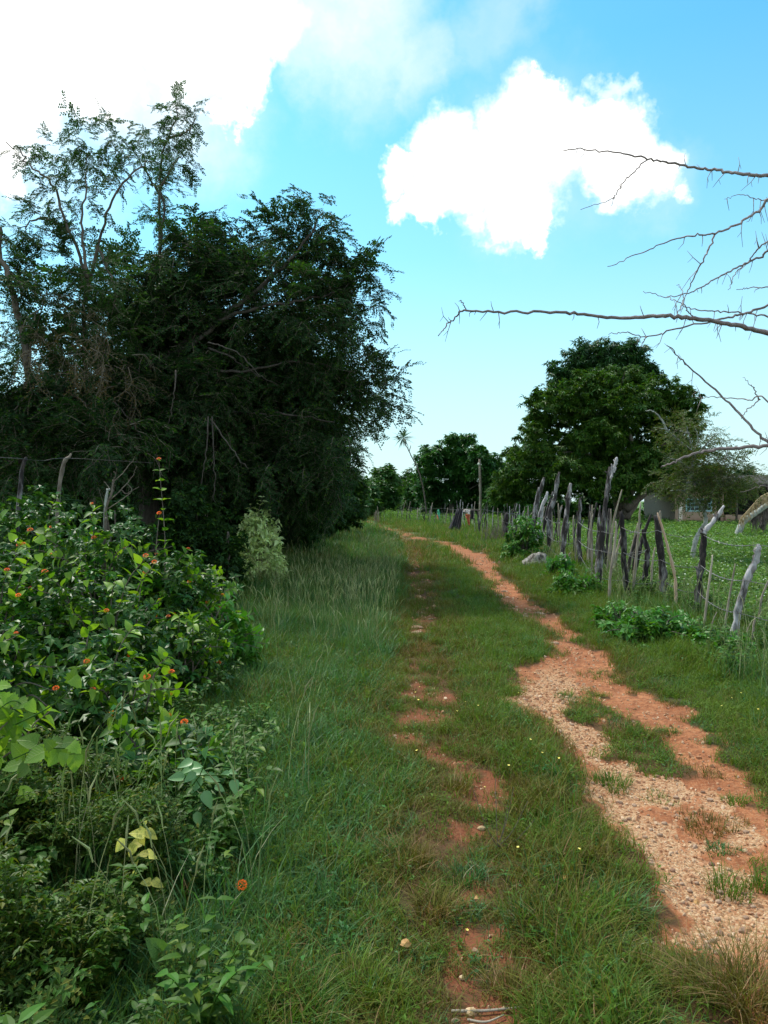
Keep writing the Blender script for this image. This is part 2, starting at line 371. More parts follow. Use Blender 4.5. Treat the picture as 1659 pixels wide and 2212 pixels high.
M['big_tree'] = leaf_mat('big_tree_leaf', (0.025, 0.065, 0.04), (0.045, 0.10, 0.045), (0.08, 0.16, 0.03), 0.26, 0.6, 0.8, 0.15, tint=(1.2, 1.4, 0.6))
M['thin_tree'] = leaf_mat('thin_tree_leaf', (0.04, 0.10, 0.04), (0.06, 0.13, 0.04), None, 0.3, 0.55, 0.8, 0.2, tint=(1.2, 1.4, 0.7))
M['mango'] = leaf_mat('mango_leaf', (0.045, 0.115, 0.03), (0.085, 0.17, 0.035), (0.14, 0.22, 0.04), 0.25, 0.5, 0.35, 0.3)
M['mango_back'] = leaf_mat('mango_back_leaf', (0.04, 0.11, 0.06), (0.06, 0.14, 0.07), None, 0.25, 0.42, 0.35, 0.5)
M['round_tree'] = leaf_mat('round_tree_leaf', (0.04, 0.13, 0.045), (0.07, 0.18, 0.06), None, 0.25, 0.45, 0.4, 0.4)
M['far_tree'] = leaf_mat('far_tree_leaf', (0.05, 0.13, 0.06), (0.08, 0.18, 0.07), None, 0.25, 0.5, 0.15, 0.3)
M['olive'] = leaf_mat('olive_leaf', (0.08, 0.12, 0.03), (0.12, 0.17, 0.035), (0.2, 0.14, 0.05), 0.3, 0.5, 0.8, 0.35)
M['dry_vine'] = leaf_mat('dry_vine', (0.10, 0.07, 0.045), (0.14, 0.09, 0.05), None, 0.15, 0.7, 1, 0.2)
M['twigwood'] = plain_mat('twig_wood', (0.12, 0.095, 0.07), (0.2, 0.17, 0.13), 0.85, 12, 0.3)
M['bark'] = plain_mat('bark', (0.09, 0.07, 0.055), (0.19, 0.16, 0.13), 0.9, 7, 0.6, (3, 3, 1))
M['bark_shade'] = plain_mat('bark_shade_tone', (0.05, 0.04, 0.033), (0.11, 0.095, 0.08), 0.92, 7, 0.7, (3, 3, 1))  # darker copy of the bark, shade under the crown put into its colour
M['bark_pale'] = plain_mat('bark_pale', (0.20, 0.20, 0.18), (0.42, 0.44, 0.40), 0.85, 7, 0.5, (2, 2, 1.2))
M['bark_dead'] = plain_mat('bark_dead', (0.20, 0.16, 0.15), (0.34, 0.28, 0.27), 0.85, 14, 0.5, (1, 1, 3))
M['post'] = plain_mat('post_wood', (0.035, 0.028, 0.027), (0.33, 0.31, 0.31), 0.88, 3.3, 0.8, (3.0, 3.0, .9), contrast=(0.47, 0.62), c3=(0.06, 0.05, 0.045))
M['post_dark'] = plain_mat('post_dark', (0.022, 0.018, 0.018), (0.26, 0.24, 0.24), 0.9, 3.0, 0.8, (3, 3, .9), contrast=(0.52, 0.66), c3=(0.07, 0.055, 0.05))
M['post_pale'] = plain_mat('post_pale', (0.07, 0.06, 0.06), (0.45, 0.43, 0.44), 0.88, 3.3, 0.8, (3, 3, .9), contrast=(0.38, 0.5), c3=(0.2, 0.18, 0.17))
M['stake'] = plain_mat('stake_wood', (0.20, 0.16, 0.12), (0.38, 0.33, 0.26), 0.85, 5, 0.5, (2, 2, .6))
M['peeled'] = plain_mat('peeled_wood', (0.55, 0.34, 0.22), (0.62, 0.46, 0.34), 0.75, 5, 0.3, (2, 2, .6))
M['wire'] = plain_mat('wire_metal', (0.12, 0.10, 0.09), (0.28, 0.27, 0.27), 0.5, 30, 0.0, metal=0.7)
M['stone'] = plain_mat('stone', (0.22, 0.12, 0.075), (0.46, 0.31, 0.21), 0.9, 9, 0.7)
M['stone_pale'] = plain_mat('pale_stone', (0.42, 0.26, 0.13), (0.58, 0.43, 0.26), 0.9, 14, 0.6)
M['boulder'] = plain_mat('boulder', (0.06, 0.05, 0.045), (0.38, 0.35, 0.31), 0.92, 7, 1.0, contrast=(0.42, 0.58))
M['orange'] = plain_mat('orange_petal', (0.9, 0.09, 0.008), (0.95, 0.22, 0.012), 0.6, 60, 0.0)
M['yellow_petal'] = plain_mat('yellow_petal', (0.85, 0.65, 0.06), (0.9, 0.75, 0.2), 0.6, 60, 0.0)
M['white_petal'] = plain_mat('white_petal', (0.75, 0.8, 0.68), None, 0.6, 60, 0.0)
M['fallen'] = plain_mat('fallen_leaf', (0.62, 0.30, 0.10), (0.7, 0.42, 0.16), 0.6, 20, 0.2)
M['tarp'] = plain_mat('tarp', (0.012, 0.012, 0.014), (0.03, 0.028, 0.03), 0.9, 4, 0.8, (4, 4, .8))
M['rust'] = plain_mat('rusty_sheet', (0.40, 0.09, 0.04), (0.5, 0.16, 0.08), 0.8, 4, 0.3)
M['sheet_white'] = plain_mat('sheet_white', (0.5, 0.42, 0.38), (0.62, 0.58, 0.55), 0.7, 4, 0.3)
M['rag'] = plain_mat('rag_green', (0.05, 0.5, 0.25), (0.2, 0.65, 0.45), 0.8, 5, 0.2)
M['thatch'] = plain_mat('thatch', (0.30, 0.20, 0.09), (0.45, 0.34, 0.2), 0.9, 8, 0.5)
M['thatch_grey'] = plain_mat('thatch_grey', (0.08, 0.065, 0.06), (0.16, 0.13, 0.12), 0.9, 8, 0.5)
M['roof'] = plain_mat('roof_dark', (0.03, 0.025, 0.02), (0.06, 0.05, 0.04), 0.9, 5, 0.6)
M['frame_blue'] = plain_mat('window_frame_paint', (0.30, 0.50, 0.52), (0.38, 0.58, 0.60), 0.5, 10, 0.0)
M['dark_in'] = plain_mat('interior_shade', (0.02, 0.018, 0.018), (0.03, 0.028, 0.026), 0.9, 4, 0.0)  # near-black colour standing for shade inside the doorway and porch
M['white_wash'] = plain_mat('white_wash', (0.5, 0.32, 0.2), (0.7, 0.66, 0.6), 0.85, 3, 0.2)
def wall_mat():
    m, t, o = new_mat('wall_plaster'); ge = nd(t, 'ShaderNodeNewGeometry'); s = nd(t, 'ShaderNodeSeparateXYZ'); t.links.new(ge.outputs['Position'], s.inputs[0])
    n = noise(t, ge.outputs['Position'], 1.8, 6, 0.65)
    z = mth(t, 'ADD', s.outputs[2], mth(t, 'MULTIPLY', n, 0.7))
    dirt = ramp(t, z, [(0.45, 1.0), (0.95, 0.0)])
    c = mixc(t, n, (0.40, 0.27, 0.19), (0.50, 0.36, 0.26)); c = mixc(t, dirt, c, (0.22, 0.085, 0.045))
    p = nd(t, 'ShaderNodeBsdfPrincipled'); t.links.new(c, p.inputs['Base Color']); p.inputs['Roughness'].default_value = 0.9
    b = nd(t, 'ShaderNodeBump'); b.inputs['Strength'].default_value = 0.4; b.inputs['Distance'].default_value = 0.03; t.links.new(noise(t, ge.outputs['Position'], 9, 5), b.inputs['Height']); t.links.new(b.outputs[0], p.inputs['Normal'])
    t.links.new(p.outputs[0], o.inputs[0]); return m
M['wall'] = wall_mat()
def glass_mat():
    m, t, o = new_mat('window_glass'); p = nd(t, 'ShaderNodeBsdfPrincipled'); p.inputs['Base Color'].default_value = (0.03, 0.045, 0.05, 1)
    p.inputs['Roughness'].default_value = 0.12; p.inputs['Specular IOR Level'].default_value = 0.6; t.links.new(p.outputs[0], o.inputs[0]); return m
M['glass'] = glass_mat()
def pebble_mat():
    m, t, o = new_mat('pebble'); oi = nd(t, 'ShaderNodeObjectInfo'); ge = nd(t, 'ShaderNodeNewGeometry')
    c = ramp(t, oi.outputs['Random'], [(0.0, (0.24, 0.09, 0.045)), (0.25, (0.40, 0.17, 0.07)), (0.5, (0.52, 0.29, 0.14)), (0.75, (0.64, 0.44, 0.26)), (0.95, (0.74, 0.60, 0.42)), (1.0, (0.2, 0.15, 0.13))])
    n = noise(t, ge.outputs['Position'], 90, 3); c = mixc(t, n, c, (0.5, 0.28, 0.17))
    p = nd(t, 'ShaderNodeBsdfPrincipled'); t.links.new(c, p.inputs['Base Color']); p.inputs['Roughness'].default_value = 0.9; p.inputs['Specular IOR Level'].default_value = 0.2
    t.links.new(p.outputs[0], o.inputs[0]); return m
M['pebble'] = pebble_mat()
def ground_mat():
    m, t, o = new_mat('ground_soil'); ge = nd(t, 'ShaderNodeNewGeometry'); pos = ge.outputs['Position']
    a1 = nd(t, 'ShaderNodeAttribute', attribute_name='soil'); a2 = nd(t, 'ShaderNodeAttribute', attribute_name='grav'); a3 = nd(t, 'ShaderNodeAttribute', attribute_name='right')
    n1 = noise(t, pos, 3, 6, 0.6); n2 = noise(t, pos, 22, 6, 0.65); n3 = noise(t, pos, 90, 4, 0.6)
    under = mixc(t, n2, (0.035, 0.04, 0.015), (0.10, 0.085, 0.035))
    a4 = nd(t, 'ShaderNodeAttribute', attribute_name='worn'); under = mixc(t, mth(t, 'MULTIPLY', a4.outputs['Fac'], .85), under, mixc(t, n2, (0.07, 0.04, 0.02), (0.16, 0.07, 0.033)))
    red = mixc(t, n1, (0.15, 0.05, 0.026), (0.27, 0.09, 0.042)); red = mixc(t, ramp(t, n3, [(.45, 0.), (.7, .6)]), red, (0.27, 0.105, 0.052))
    ora = mixc(t, ramp(t, n1, [(.35, 0.), (.65, 1.)]), (0.30, 0.10, 0.04), (0.47, 0.19, 0.085)); ora = mixc(t, ramp(t, n2, [(.42, 0.), (.6, .8)]), ora, (0.20, 0.065, 0.028))
    ora = mixc(t, ramp(t, n3, [(.5, 0.), (.7, .5)]), ora, (0.55, 0.31, 0.17))
    vo = nd(t, 'ShaderNodeTexVoronoi'); vo.inputs['Scale'].default_value = 85; t.links.new(pos, vo.inputs['Vector'])
    pv = nd(t, 'ShaderNodeSeparateColor'); t.links.new(vo.outputs['Color'], pv.inputs[0])
    gr = ramp(t, pv.outputs[0], [(0, (0.34, 0.15, 0.065)), (.4, (0.50, 0.28, 0.14)), (.8, (0.64, 0.44, 0.26)), (1, (0.40, 0.19, 0.09))])
    gr = mixc(t, ramp(t, vo.outputs['Distance'], [(.3, 0.), (.7, .5)]), gr, (0.36, 0.16, 0.09))
    soilc = mixc(t, a3.outputs['Fac'], red, ora)
    gf = mth(t, 'ADD', a2.outputs['Fac'], mth(t, 'MULTIPLY', mth(t, 'SUBTRACT', n2, .5), .9)); gf = ramp(t, gf, [(.35, 0.), (.6, 1.)])
    soilc = mixc(t, gf, soilc, gr)
    sf = mth(t, 'ADD', a1.outputs['Fac'], mth(t, 'MULTIPLY', mth(t, 'SUBTRACT', n2, .5), .8)); sf = ramp(t, sf, [(.2, 0.), (.5, 1.)])
    c = mixc(t, sf, under, soilc)
    # far off the ground reads as pasture green
    dist = vmath(t, 'LENGTH', pos).outputs['Value']
    farf = ramp(t, mth(t, 'DIVIDE', dist, 100.0), [(.2, 0.), (.5, 1.)]); farf = mth(t, 'MULTIPLY', farf, mth(t, 'SUBTRACT', 1.0, sf))
    c = mixc(t, farf, c, mixc(t, n1, (0.07, 0.15, 0.04), (0.12, 0.2, 0.06)))
    p = nd(t, 'ShaderNodeBsdfPrincipled'); t.links.new(c, p.inputs['Base Color']); p.inputs['Roughness'].default_value = 0.95; p.inputs['Specular IOR Level'].default_value = 0.15
    b = nd(t, 'ShaderNodeBump'); b.inputs['Strength'].default_value = 0.8; b.inputs['Distance'].default_value = 0.02
    hh = mth(t, 'ADD', n2, mth(t, 'MULTIPLY', n3, .4)); hh = mth(t, 'SUBTRACT', hh, mth(t, 'MULTIPLY', mth(t, 'MULTIPLY', vo.outputs['Distance'], gf), .5))
    t.links.new(hh, b.inputs['Height']); t.links.new(b.outputs[0], p.inputs['Normal']); t.links.new(p.outputs[0], o.inputs[0]); return m
M['ground'] = ground_mat()

# ------------------------------------------------------------------ ground sheet, finer where the track is seen
def build_ground():
    th = np.concatenate([np.linspace(-48, 48, 521), np.linspace(52, 308, 65)]); th = np.radians(th)
    rr = np.concatenate([[0.02], np.geomspace(0.6, 900, 430)])
    T, R = np.meshgrid(th, rr, indexing='ij'); X, Y = np.sin(T)*R, np.cos(T)*R
    Z = H(X, Y); so, g, ra, rb = masks(X, Y)
    nT, nR = T.shape
    i = np.arange(nT); j = np.arange(nR-1); I, J = np.meshgrid(i, j, indexing='ij'); I2 = (I+1) % nT
    f = np.stack([I*nR+J, I*nR+J+1, I2*nR+J+1, I2*nR+J], -1).reshape(-1, 4)[:, ::-1]
    o = mesh_obj('ground', np.stack([X, Y, Z], -1).reshape(-1, 3), f, M['ground'], smooth=True)
    for nme, arr in (('worn', worn_mask(X, Y)), ('soil', so), ('grav', g), ('right', (ra >= rb).astype(float)*np.clip(ra*2, 0, 1))):
        a = o.data.attributes.new(nme, 'FLOAT', 'POINT'); a.data.foreach_set('value', arr.ravel().astype(np.float32))
    o.data.update(); tag(o, kind='structure'); return o
build_ground()

# ------------------------------------------------------------------ instancing many small pieces as one object
def scatter_group(protos):
    g = bpy.data.node_groups.new('scatter_pieces', 'GeometryNodeTree')
    g.interface.new_socket('Geometry', in_out='INPUT', socket_type='NodeSocketGeometry'); g.interface.new_socket('Geometry', in_out='OUTPUT', socket_type='NodeSocketGeometry')
    gi = g.nodes.new('NodeGroupInput'); go = g.nodes.new('NodeGroupOutput'); jn = g.nodes.new('GeometryNodeJoinGeometry')
    gis = []
    for p in protos:
        oi = g.nodes.new('GeometryNodeObjectInfo'); oi.inputs['Object'].default_value = p
        gti = g.nodes.new('GeometryNodeGeometryToInstance'); g.links.new(oi.outputs['Geometry'], gti.inputs[0]); gis.append(gti)
    for q in reversed(gis): g.links.new(q.outputs[0], jn.inputs[0])
    iop = g.nodes.new('GeometryNodeInstanceOnPoints'); iop.inputs['Pick Instance'].default_value = True
    g.links.new(gi.outputs[0], iop.inputs['Points']); g.links.new(jn.outputs[0], iop.inputs['Instance'])
    def na(n, ty):
        a = g.nodes.new('GeometryNodeInputNamedAttribute'); a.data_type = ty; a.inputs[0].default_value = n; return a.outputs[0]
    g.links.new(na('idx', 'INT'), iop.inputs['Instance Index'])
    er = g.nodes.new('FunctionNodeEulerToRotation'); g.links.new(na('rot', 'FLOAT_VECTOR'), er.inputs[0]); g.links.new(er.outputs[0], iop.inputs['Rotation'])
    g.links.new(na('scl', 'FLOAT_VECTOR'), iop.inputs['Scale']); g.links.new(iop.outputs[0], go.inputs[0]); return g
GROUPS = {}
def scatter(name, pts, rot, scl, idx, key, parent=None):
    pts = np.asarray(pts, np.float32); n = len(pts)
    me = bpy.data.meshes.new(name); me.vertices.add(n); me.vertices.foreach_set('co', pts.ravel())
    a = me.attributes.new('rot', 'FLOAT_VECTOR', 'POINT'); a.data.foreach_set('vector', np.asarray(rot, np.float32).ravel())
    scl = np.asarray(scl, np.float32)
    if scl.ndim == 1: scl = np.stack([scl]*3, -1)
    a = me.attributes.new('scl', 'FLOAT_VECTOR', 'POINT'); a.data.foreach_set('vector', scl.ravel())
    a = me.attributes.new('idx', 'INT', 'POINT'); a.data.foreach_set('value', np.asarray(idx, np.int32))
    o = bpy.data.objects.new(name, me); COL.objects.link(o); par(o, parent)
    if key not in GROUPS: GROUPS[key] = scatter_group(PROTO[key])
    md = o.modifiers.new('pieces', 'NODES'); md.node_group = GROUPS[key]
    return o
PROTO = {}
def proto(key, mb, mats, smooth=False):
    v = np.concatenate(mb.v); o = mesh_obj('piece_'+key, v, mb.f, mats, None, smooth, mb.m, link=False)
    PROTO.setdefault(key, []).append(o); return o

def leaf_geo(base, direction, up, length, width, fold=0.25, droop=0.15, seg=1, tipw=0.0):
    """small folded leaf: returns verts, faces. seg=1 diamond, seg>1 rounded outline"""
    d = np.asarray(direction, float); d = d/(np.linalg.norm(d)+1e-9); u = np.asarray(up, float); s = np.cross(d, u); ns = np.linalg.norm(s)
    if ns < 1e-4: s = np.cross(d, [1, 0, .2]); ns = np.linalg.norm(s)
    s /= ns; u = np.cross(s, d); b = np.asarray(base, float)
    if seg == 1:
        c = b+d*length*.45+u*width*fold
        v = [b, c-s*width*.5, b+d*length-u*length*droop, c+s*width*.5]; v[1] = v[1]; 
        m = b+d*length*.5-u*length*droop*.25
        return [v[0], v[1], v[2], v[3], m], [(0, 4, 1), (1, 4, 2), (4, 3, 2), (0, 3, 4)]
    V = []; F = []
    prof = lambda t: (math.sin(PI*min(1, t**0.75))**0.85)*(1-0.25*t)
    for i in range(seg+1):
        t = i/seg; c = b+d*length*t-u*length*droop*t*t; w = width*.5*prof(t) if 0 < i < seg else 0
        V += [c-s*w+u*w*fold*2, c, c+s*w+u*w*fold*2]
    for i in range(seg):
        a = i*3
        if i == 0: F += [(a+1, a+4, a+3), (a+1, a+5, a+4)]
        elif i == seg-1: F += [(a, a+1, a+4), (a+1, a+2, a+4)]
        else: F += [(a, a+1, a+4, a+3), (a+1, a+2, a+5, a+4)]
    # drop unused doubled end points
    return V, F
def rnd_unit(r): 
    v = r.standard_normal(3); return v/np.linalg.norm(v)

def blade(mb, r, x, y, h, lean, w, mi=0, seg=3, ang=None, curl=1.0):
    a = r.uniform(0, 2*PI) if ang is None else ang; dx, dy = math.cos(a), math.sin(a); fa = a+PI/2+r.uniform(-.5, .5); sx, sy = math.cos(fa), math.sin(fa)
    V = []; 
    for i in range(seg+1):
        t = i/seg; o = lean*h*(t**1.8)*curl; z = h*(t-0.35*lean*t*t); ww = w*.5*(1-t**1.6)
        if i < seg: V += [(x+dx*o-sx*ww, y+dy*o-sy*ww, z), (x+dx*o+sx*ww, y+dy*o+sy*ww, z)]
        else: V.append((x+dx*o, y+dy*o, z))
    F = [(2*i, 2*i+1, 2*i+3, 2*i+2) for i in range(seg-1)]+[(2*seg-2, 2*seg-1, 2*seg)]
    mb.add(V, F, mi)
def make_protos():
    for k in range(6):                                   # short turf
        for key, mat in (('turf', 'grass'), ('turf_blue', 'grass_blue'), ('turf_dry', 'grass_dry')):
            r = np.random.default_rng(100+k); mb = MB()
            for i in range(34):
                rr, a = 0.09*math.sqrt(r.random()), r.uniform(0, 6.28)
                blade(mb, r, rr*math.cos(a), rr*math.sin(a), r.uniform(.05, .13), r.uniform(.2, 1.3), r.uniform(.003, .0055))
            if key != 'turf_dry':
                for i in range(5):
                    a = r.uniform(0, 6.28); z = r.uniform(.02, .05); bb = (r.uniform(-.07, .07), r.uniform(-.07, .07), z)
                    v, f = leaf_geo(bb, (math.cos(a), math.sin(a), .3), (0, 0, 1), r.uniform(.02, .035), .013); mb.add(v, f)
            proto(key, mb, M[mat])
    for k in range(5):                                   # coarse turf for the middle distance
        r = np.random.default_rng(140+k)
        for key, mat in (('far_turf', 'grass'), ('far_blue', 'grass_blue'), ('far_dry', 'grass_dry'), ('far_pasture', 'pasture')):
            mb = MB()
            for i in range(40):
                rr, a = 0.22*math.sqrt(r.random()), r.uniform(0, 6.28)
                blade(mb, r, rr*math.cos(a), rr*math.sin(a), r.uniform(.08, .2), r.uniform(.2, 1.1), r.uniform(.008, .013), seg=2)
            if key == 'far_pasture':
                for i in range(26):
                    a = r.uniform(0, 6.28); bb = (r.uniform(-.2, .2), r.uniform(-.2, .2), r.uniform(.05, .16))
                    v, f = leaf_geo(bb, (math.cos(a), math.sin(a), .2), (0, 0, 1), r.uniform(.04, .08), .035); mb.add(v, f)
            proto(key, mb, M[mat])
    for k in range(5):                                   # knee-high grass with seed heads
        r = np.random.default_rng(160+k); mb = MB()
        for i in range(30):
            rr, a = 0.1*math.sqrt(r.random()), r.uniform(0, 6.28)
            blade(mb, r, rr*math.cos(a), rr*math.sin(a), r.uniform(.12, .34), r.uniform(.15, .9), r.uniform(.004, .007), 0, 4)
        for i in range(3):
            x, y = r.uniform(-.08, .08, 2); h = r.uniform(.3, .48); a = r.uniform(0, 6.28); l = r.uniform(.02, .12)
            pts = [(x, y, 0), (x+l*.3*math.cos(a), y+l*.3*math.sin(a), h*.6), (x+l*math.cos(a), y+l*math.sin(a), h)]
            mb.tube(spline(pts, 5), lerp_r(.0016, .001, len(spline(pts, 5))), 3, 1, False)
            mb.tube([(x+l*math.cos(a), y+l*math.sin(a), h*.98), (x+l*1.1*math.cos(a), y+l*1.1*math.sin(a), h+.03), (x+l*1.5*math.cos(a), y+l*1.5*math.sin(a), h+.07)], [.002, .0035, .001], 4, 1, False)
        proto('tall', mb, [M['grass_blue'], M['stalk']])
    for k in range(5):                                   # leafy weeds
        for key, mat, ls in (('weed', 'weed', .045), ('fern', 'fern', .02)):
            r = np.random.default_rng(180+k); mb = MB()
            for i in range(9):
                a = r.uniform(0, 6.28); h = r.uniform(.12, .3); l = r.uniform(.02, .16)
                p = spline([(0, 0, 0), (l*.4*math.cos(a), l*.4*math.sin(a), h*.6), (l*math.cos(a), l*math.sin(a), h)], 8)
                mb.tube(p, .0018, 3, 0, False)
                for q in range(2, len(p)):
                    for sgn in (-1, 1):
                        aa = a+sgn*1.3+r.uniform(-.4, .4)+(q % 2)*1.57
                        if key == 'weed':
                            v, f = leaf_geo(p[q], (math.cos(aa), math.sin(aa), r.uniform(-.1, .5)), (r.normal(0,.2), r.normal(0,.2), 1), ls*r.uniform(.6, 1.4), ls*.55, .12, .3, 4); mb.add(v, f)
                        else:
                            d = np.array((math.cos(aa), math.sin(aa), .25)); L_ = .07*r.uniform(.6, 1.2)
                            for w in range(6):
                                c = p[q]+d*L_*(w+1)/6
                                for s2 in (-1, 1):
                                    ab = aa+s2*1.1; v, f = leaf_geo(c+rnd_unit(r)*.004, (math.cos(ab)+r.normal(0,.3), math.sin(ab)+r.normal(0,.3), r.normal(.1,.4)), (0, 0, 1), ls*(1.5-w*.12)*r.uniform(.5,1.4), ls*.55); mb.add(v, f)
            proto(key, mb, M[mat])
    # tree sprays
    def pinnate(key, mats, seed, size, leaf, nsub, nl, droop=.35):
        r = np.random.default_rng(seed); mb = MB()
        ax = spline([(0, 0, 0), (size*.5, r.uniform(-.1, .1)*size, size*.12), (size, r.uniform(-.15, .15)*size, -size*droop*.5)], 8)
        mb.tube(ax, lerp_r(.006, .002, len(ax)), 3, 1, False)
        for q in range(nsub):
            i = 1+int(q/nsub*(len(ax)-1)); a = (1 if q % 2 else -1)*r.uniform(.5, 1.2); el = r.uniform(-.5, .5)
            d = np.array((math.cos(a)*math.cos(el), math.sin(a)*math.cos(el), math.sin(el))); l2 = size*r.uniform(.25, .5)
            p = [ax[i]+d*l2*t+np.array((0, 0, -droop*l2*t*t)) for t in np.linspace(0, 1, 4)]
            mb.tube(p, .0018, 3, 1, False)
            for w in range(nl):
                t = (w+.6)/nl; c = ax[i]+d*l2*t+np.array((0, 0, -droop*l2*t*t)); sg = 1 if w % 2 else -1
                ld = np.cross(d, (0, 0, 1))*sg+d*.5+rnd_unit(r)*.35
                v, f = leaf_geo(c, ld, (0, 0, 1)+rnd_unit(r)*.5, leaf*r.uniform(.7, 1.3), leaf*.75, .2, .1); mb.add(v, f, 0)
        proto(key, mb, mats)
    for k in range(4):
        pinnate('spray_big', [M['big_tree'], M['twigwood']], 200+k, .5, .05, 11, 11)
        pinnate('spray_thin', [M['thin_tree'], M['twigwood']], 210+k, .45, .046, 10, 10)
        pinnate('spray_olive', [M['olive'], M['twigwood']], 220+k, .6, .055, 8, 7, .2)
        pinnate('spray_dryvine', [M['dry_vine'], M['twigwood']], 230+k, .5, .03, 8, 8, .7)
    def rosette(key, mats, seed, n, ll, lw, spread):
        r = np.random.default_rng(seed); mb = MB()
        for c in range(spread):
            o = rnd_unit(r)*r.uniform(.0, 1.0)*ll*1.6 if c else np.zeros(3)
            for i in range(n):
                a = i*2.4+r.uniform(-.3, .3); el = r.uniform(-.75, .55)
                d = (math.cos(a)*math.cos(el), math.sin(a)*math.cos(el), math.sin(el))
                v, f = leaf_geo(o, d, (0, 0, 1), ll*r.uniform(.7, 1.15), lw, .15, .25); mb.add(v, f, 0)
        proto(key, mb, mats)
    for k in range(4):
        rosette('ros_mango', [M['mango']], 240+k, 11, .22, .065, 5); rosette('ros_back', [M['mango_back']], 250+k, 11, .22, .065, 5)
        rosette('ros_round', [M['round_tree']], 260+k, 10, .2, .085, 5); rosette('ros_far', [M['far_tree']], 270+k, 9, .28, .12, 6)
        rosette('ros_shrub', [M['shrub']], 280+k, 8, .085, .045, 5); rosette('ros_pale', [M['pale_shrub']], 290+k, 9, .08, .035, 4)
        rosette('ros_dark', [M['big_tree']], 300+k, 9, .12, .06, 7)
    for k in range(6):                                   # pebbles
        r = np.random.default_rng(320+k); mb = MB(); t = (1+5**.5)/2
        v = np.array([(-1,t,0),(1,t,0),(-1,-t,0),(1,-t,0),(0,-1,t),(0,1,t),(0,-1,-t),(0,1,-t),(t,0,-1),(t,0,1),(-t,0,-1),(-t,0,1)])/1.9
        v = v*(1+.22*r.standard_normal((12, 1)))*np.array([1, r.uniform(.6, 1), r.uniform(.45, .75)])
        f = [(0,11,5),(0,5,1),(0,1,7),(0,7,10),(0,10,11),(1,5,9),(5,11,4),(11,10,2),(10,7,6),(7,1,8),(3,9,4),(3,4,2),(3,2,6),(3,6,8),(3,8,9),(4,9,5),(2,4,11),(6,2,10),(8,6,7),(9,8,1)]
        mb.add(v, f); proto('pebble', mb, M['pebble'])
    for key, mat, h in (('flower_yellow', 'yellow_petal', .13), ('flower_white', 'white_petal', .17)):
        for k in range(2):
            r = np.random.default_rng(340+k); mb = MB(); mb.tube([(0, 0, 0), (.004, 0, h*.5), (0, .006, h)], .0009, 3, 1, False)
            for i in range(5):
                a = i*1.256; v, f = leaf_geo((0, .006, h), (math.cos(a), math.sin(a), .35), (0, 0, 1), .007, .007, 0, 0); mb.add(v, f, 0)
            proto(key, mb, [M[mat], M['weed']])
make_protos()

# ------------------------------------------------------------------ turf
def in_view(x, y, m=1.12): return np.abs(x) < (384/FOC*y*m+.35)
def bare_area(x, y):
    so, g, ra, rb = masks(x, y); return so
def field(y0, y1, dens, seed, xlim=None):
    r = np.random.default_rng(seed); xm = 384/FOC*y1*1.12+.4; a = (y1-y0)*2*xm; n = int(a*dens)
    x = r.uniform(-xm, xm, n); y = r.uniform(y0, y1, n); k = in_view(x, y); return x[k], y[k], r
def put(name, x, y, r, key, smin, smax, tilt=.25, flat=None, kind='stuff', label=None, cat=None, sink=.005):
    n = len(x); z = H(x, y)-sink; rot = np.stack([r.uniform(-tilt, tilt, n), r.uniform(-tilt, tilt, n), r.uniform(0, 2*PI, n)], -1)
    s = r.uniform(smin, smax, n); 
    if flat is not None: s = np.stack([s, s, s*flat], -1)
    o = scatter(name, np.stack([x, y, z], -1), rot, s, r.integers(0, len(PROTO[key]), n), key)
    return tag(o, label, cat, kind=kind)
def fence_x(y):                                           # line of the right-hand fence
    return np.interp(y, [0, 8, 10, 12, 14, 18, 25, 32, 38, 46, 54], [4.3, 4.2, 4.3, 4.0, 4.3, 4.9, 5.2, 5.2, 4.4, 2.0, 0.0])
def bush_x(y):                                            # edge of the left-hand thicket
    return np.interp(y, [0, 2.3, 4, 6.5, 9, 13, 20, 32, 52], [-.7, -.75, -.95, -.95, -1.7, -2.0, -3.2, -3.9, -3.9])
acc_t = {}
def addt(key, x, y, s, fl):
    acc_t.setdefault(key, []).append((x, y, s, fl))
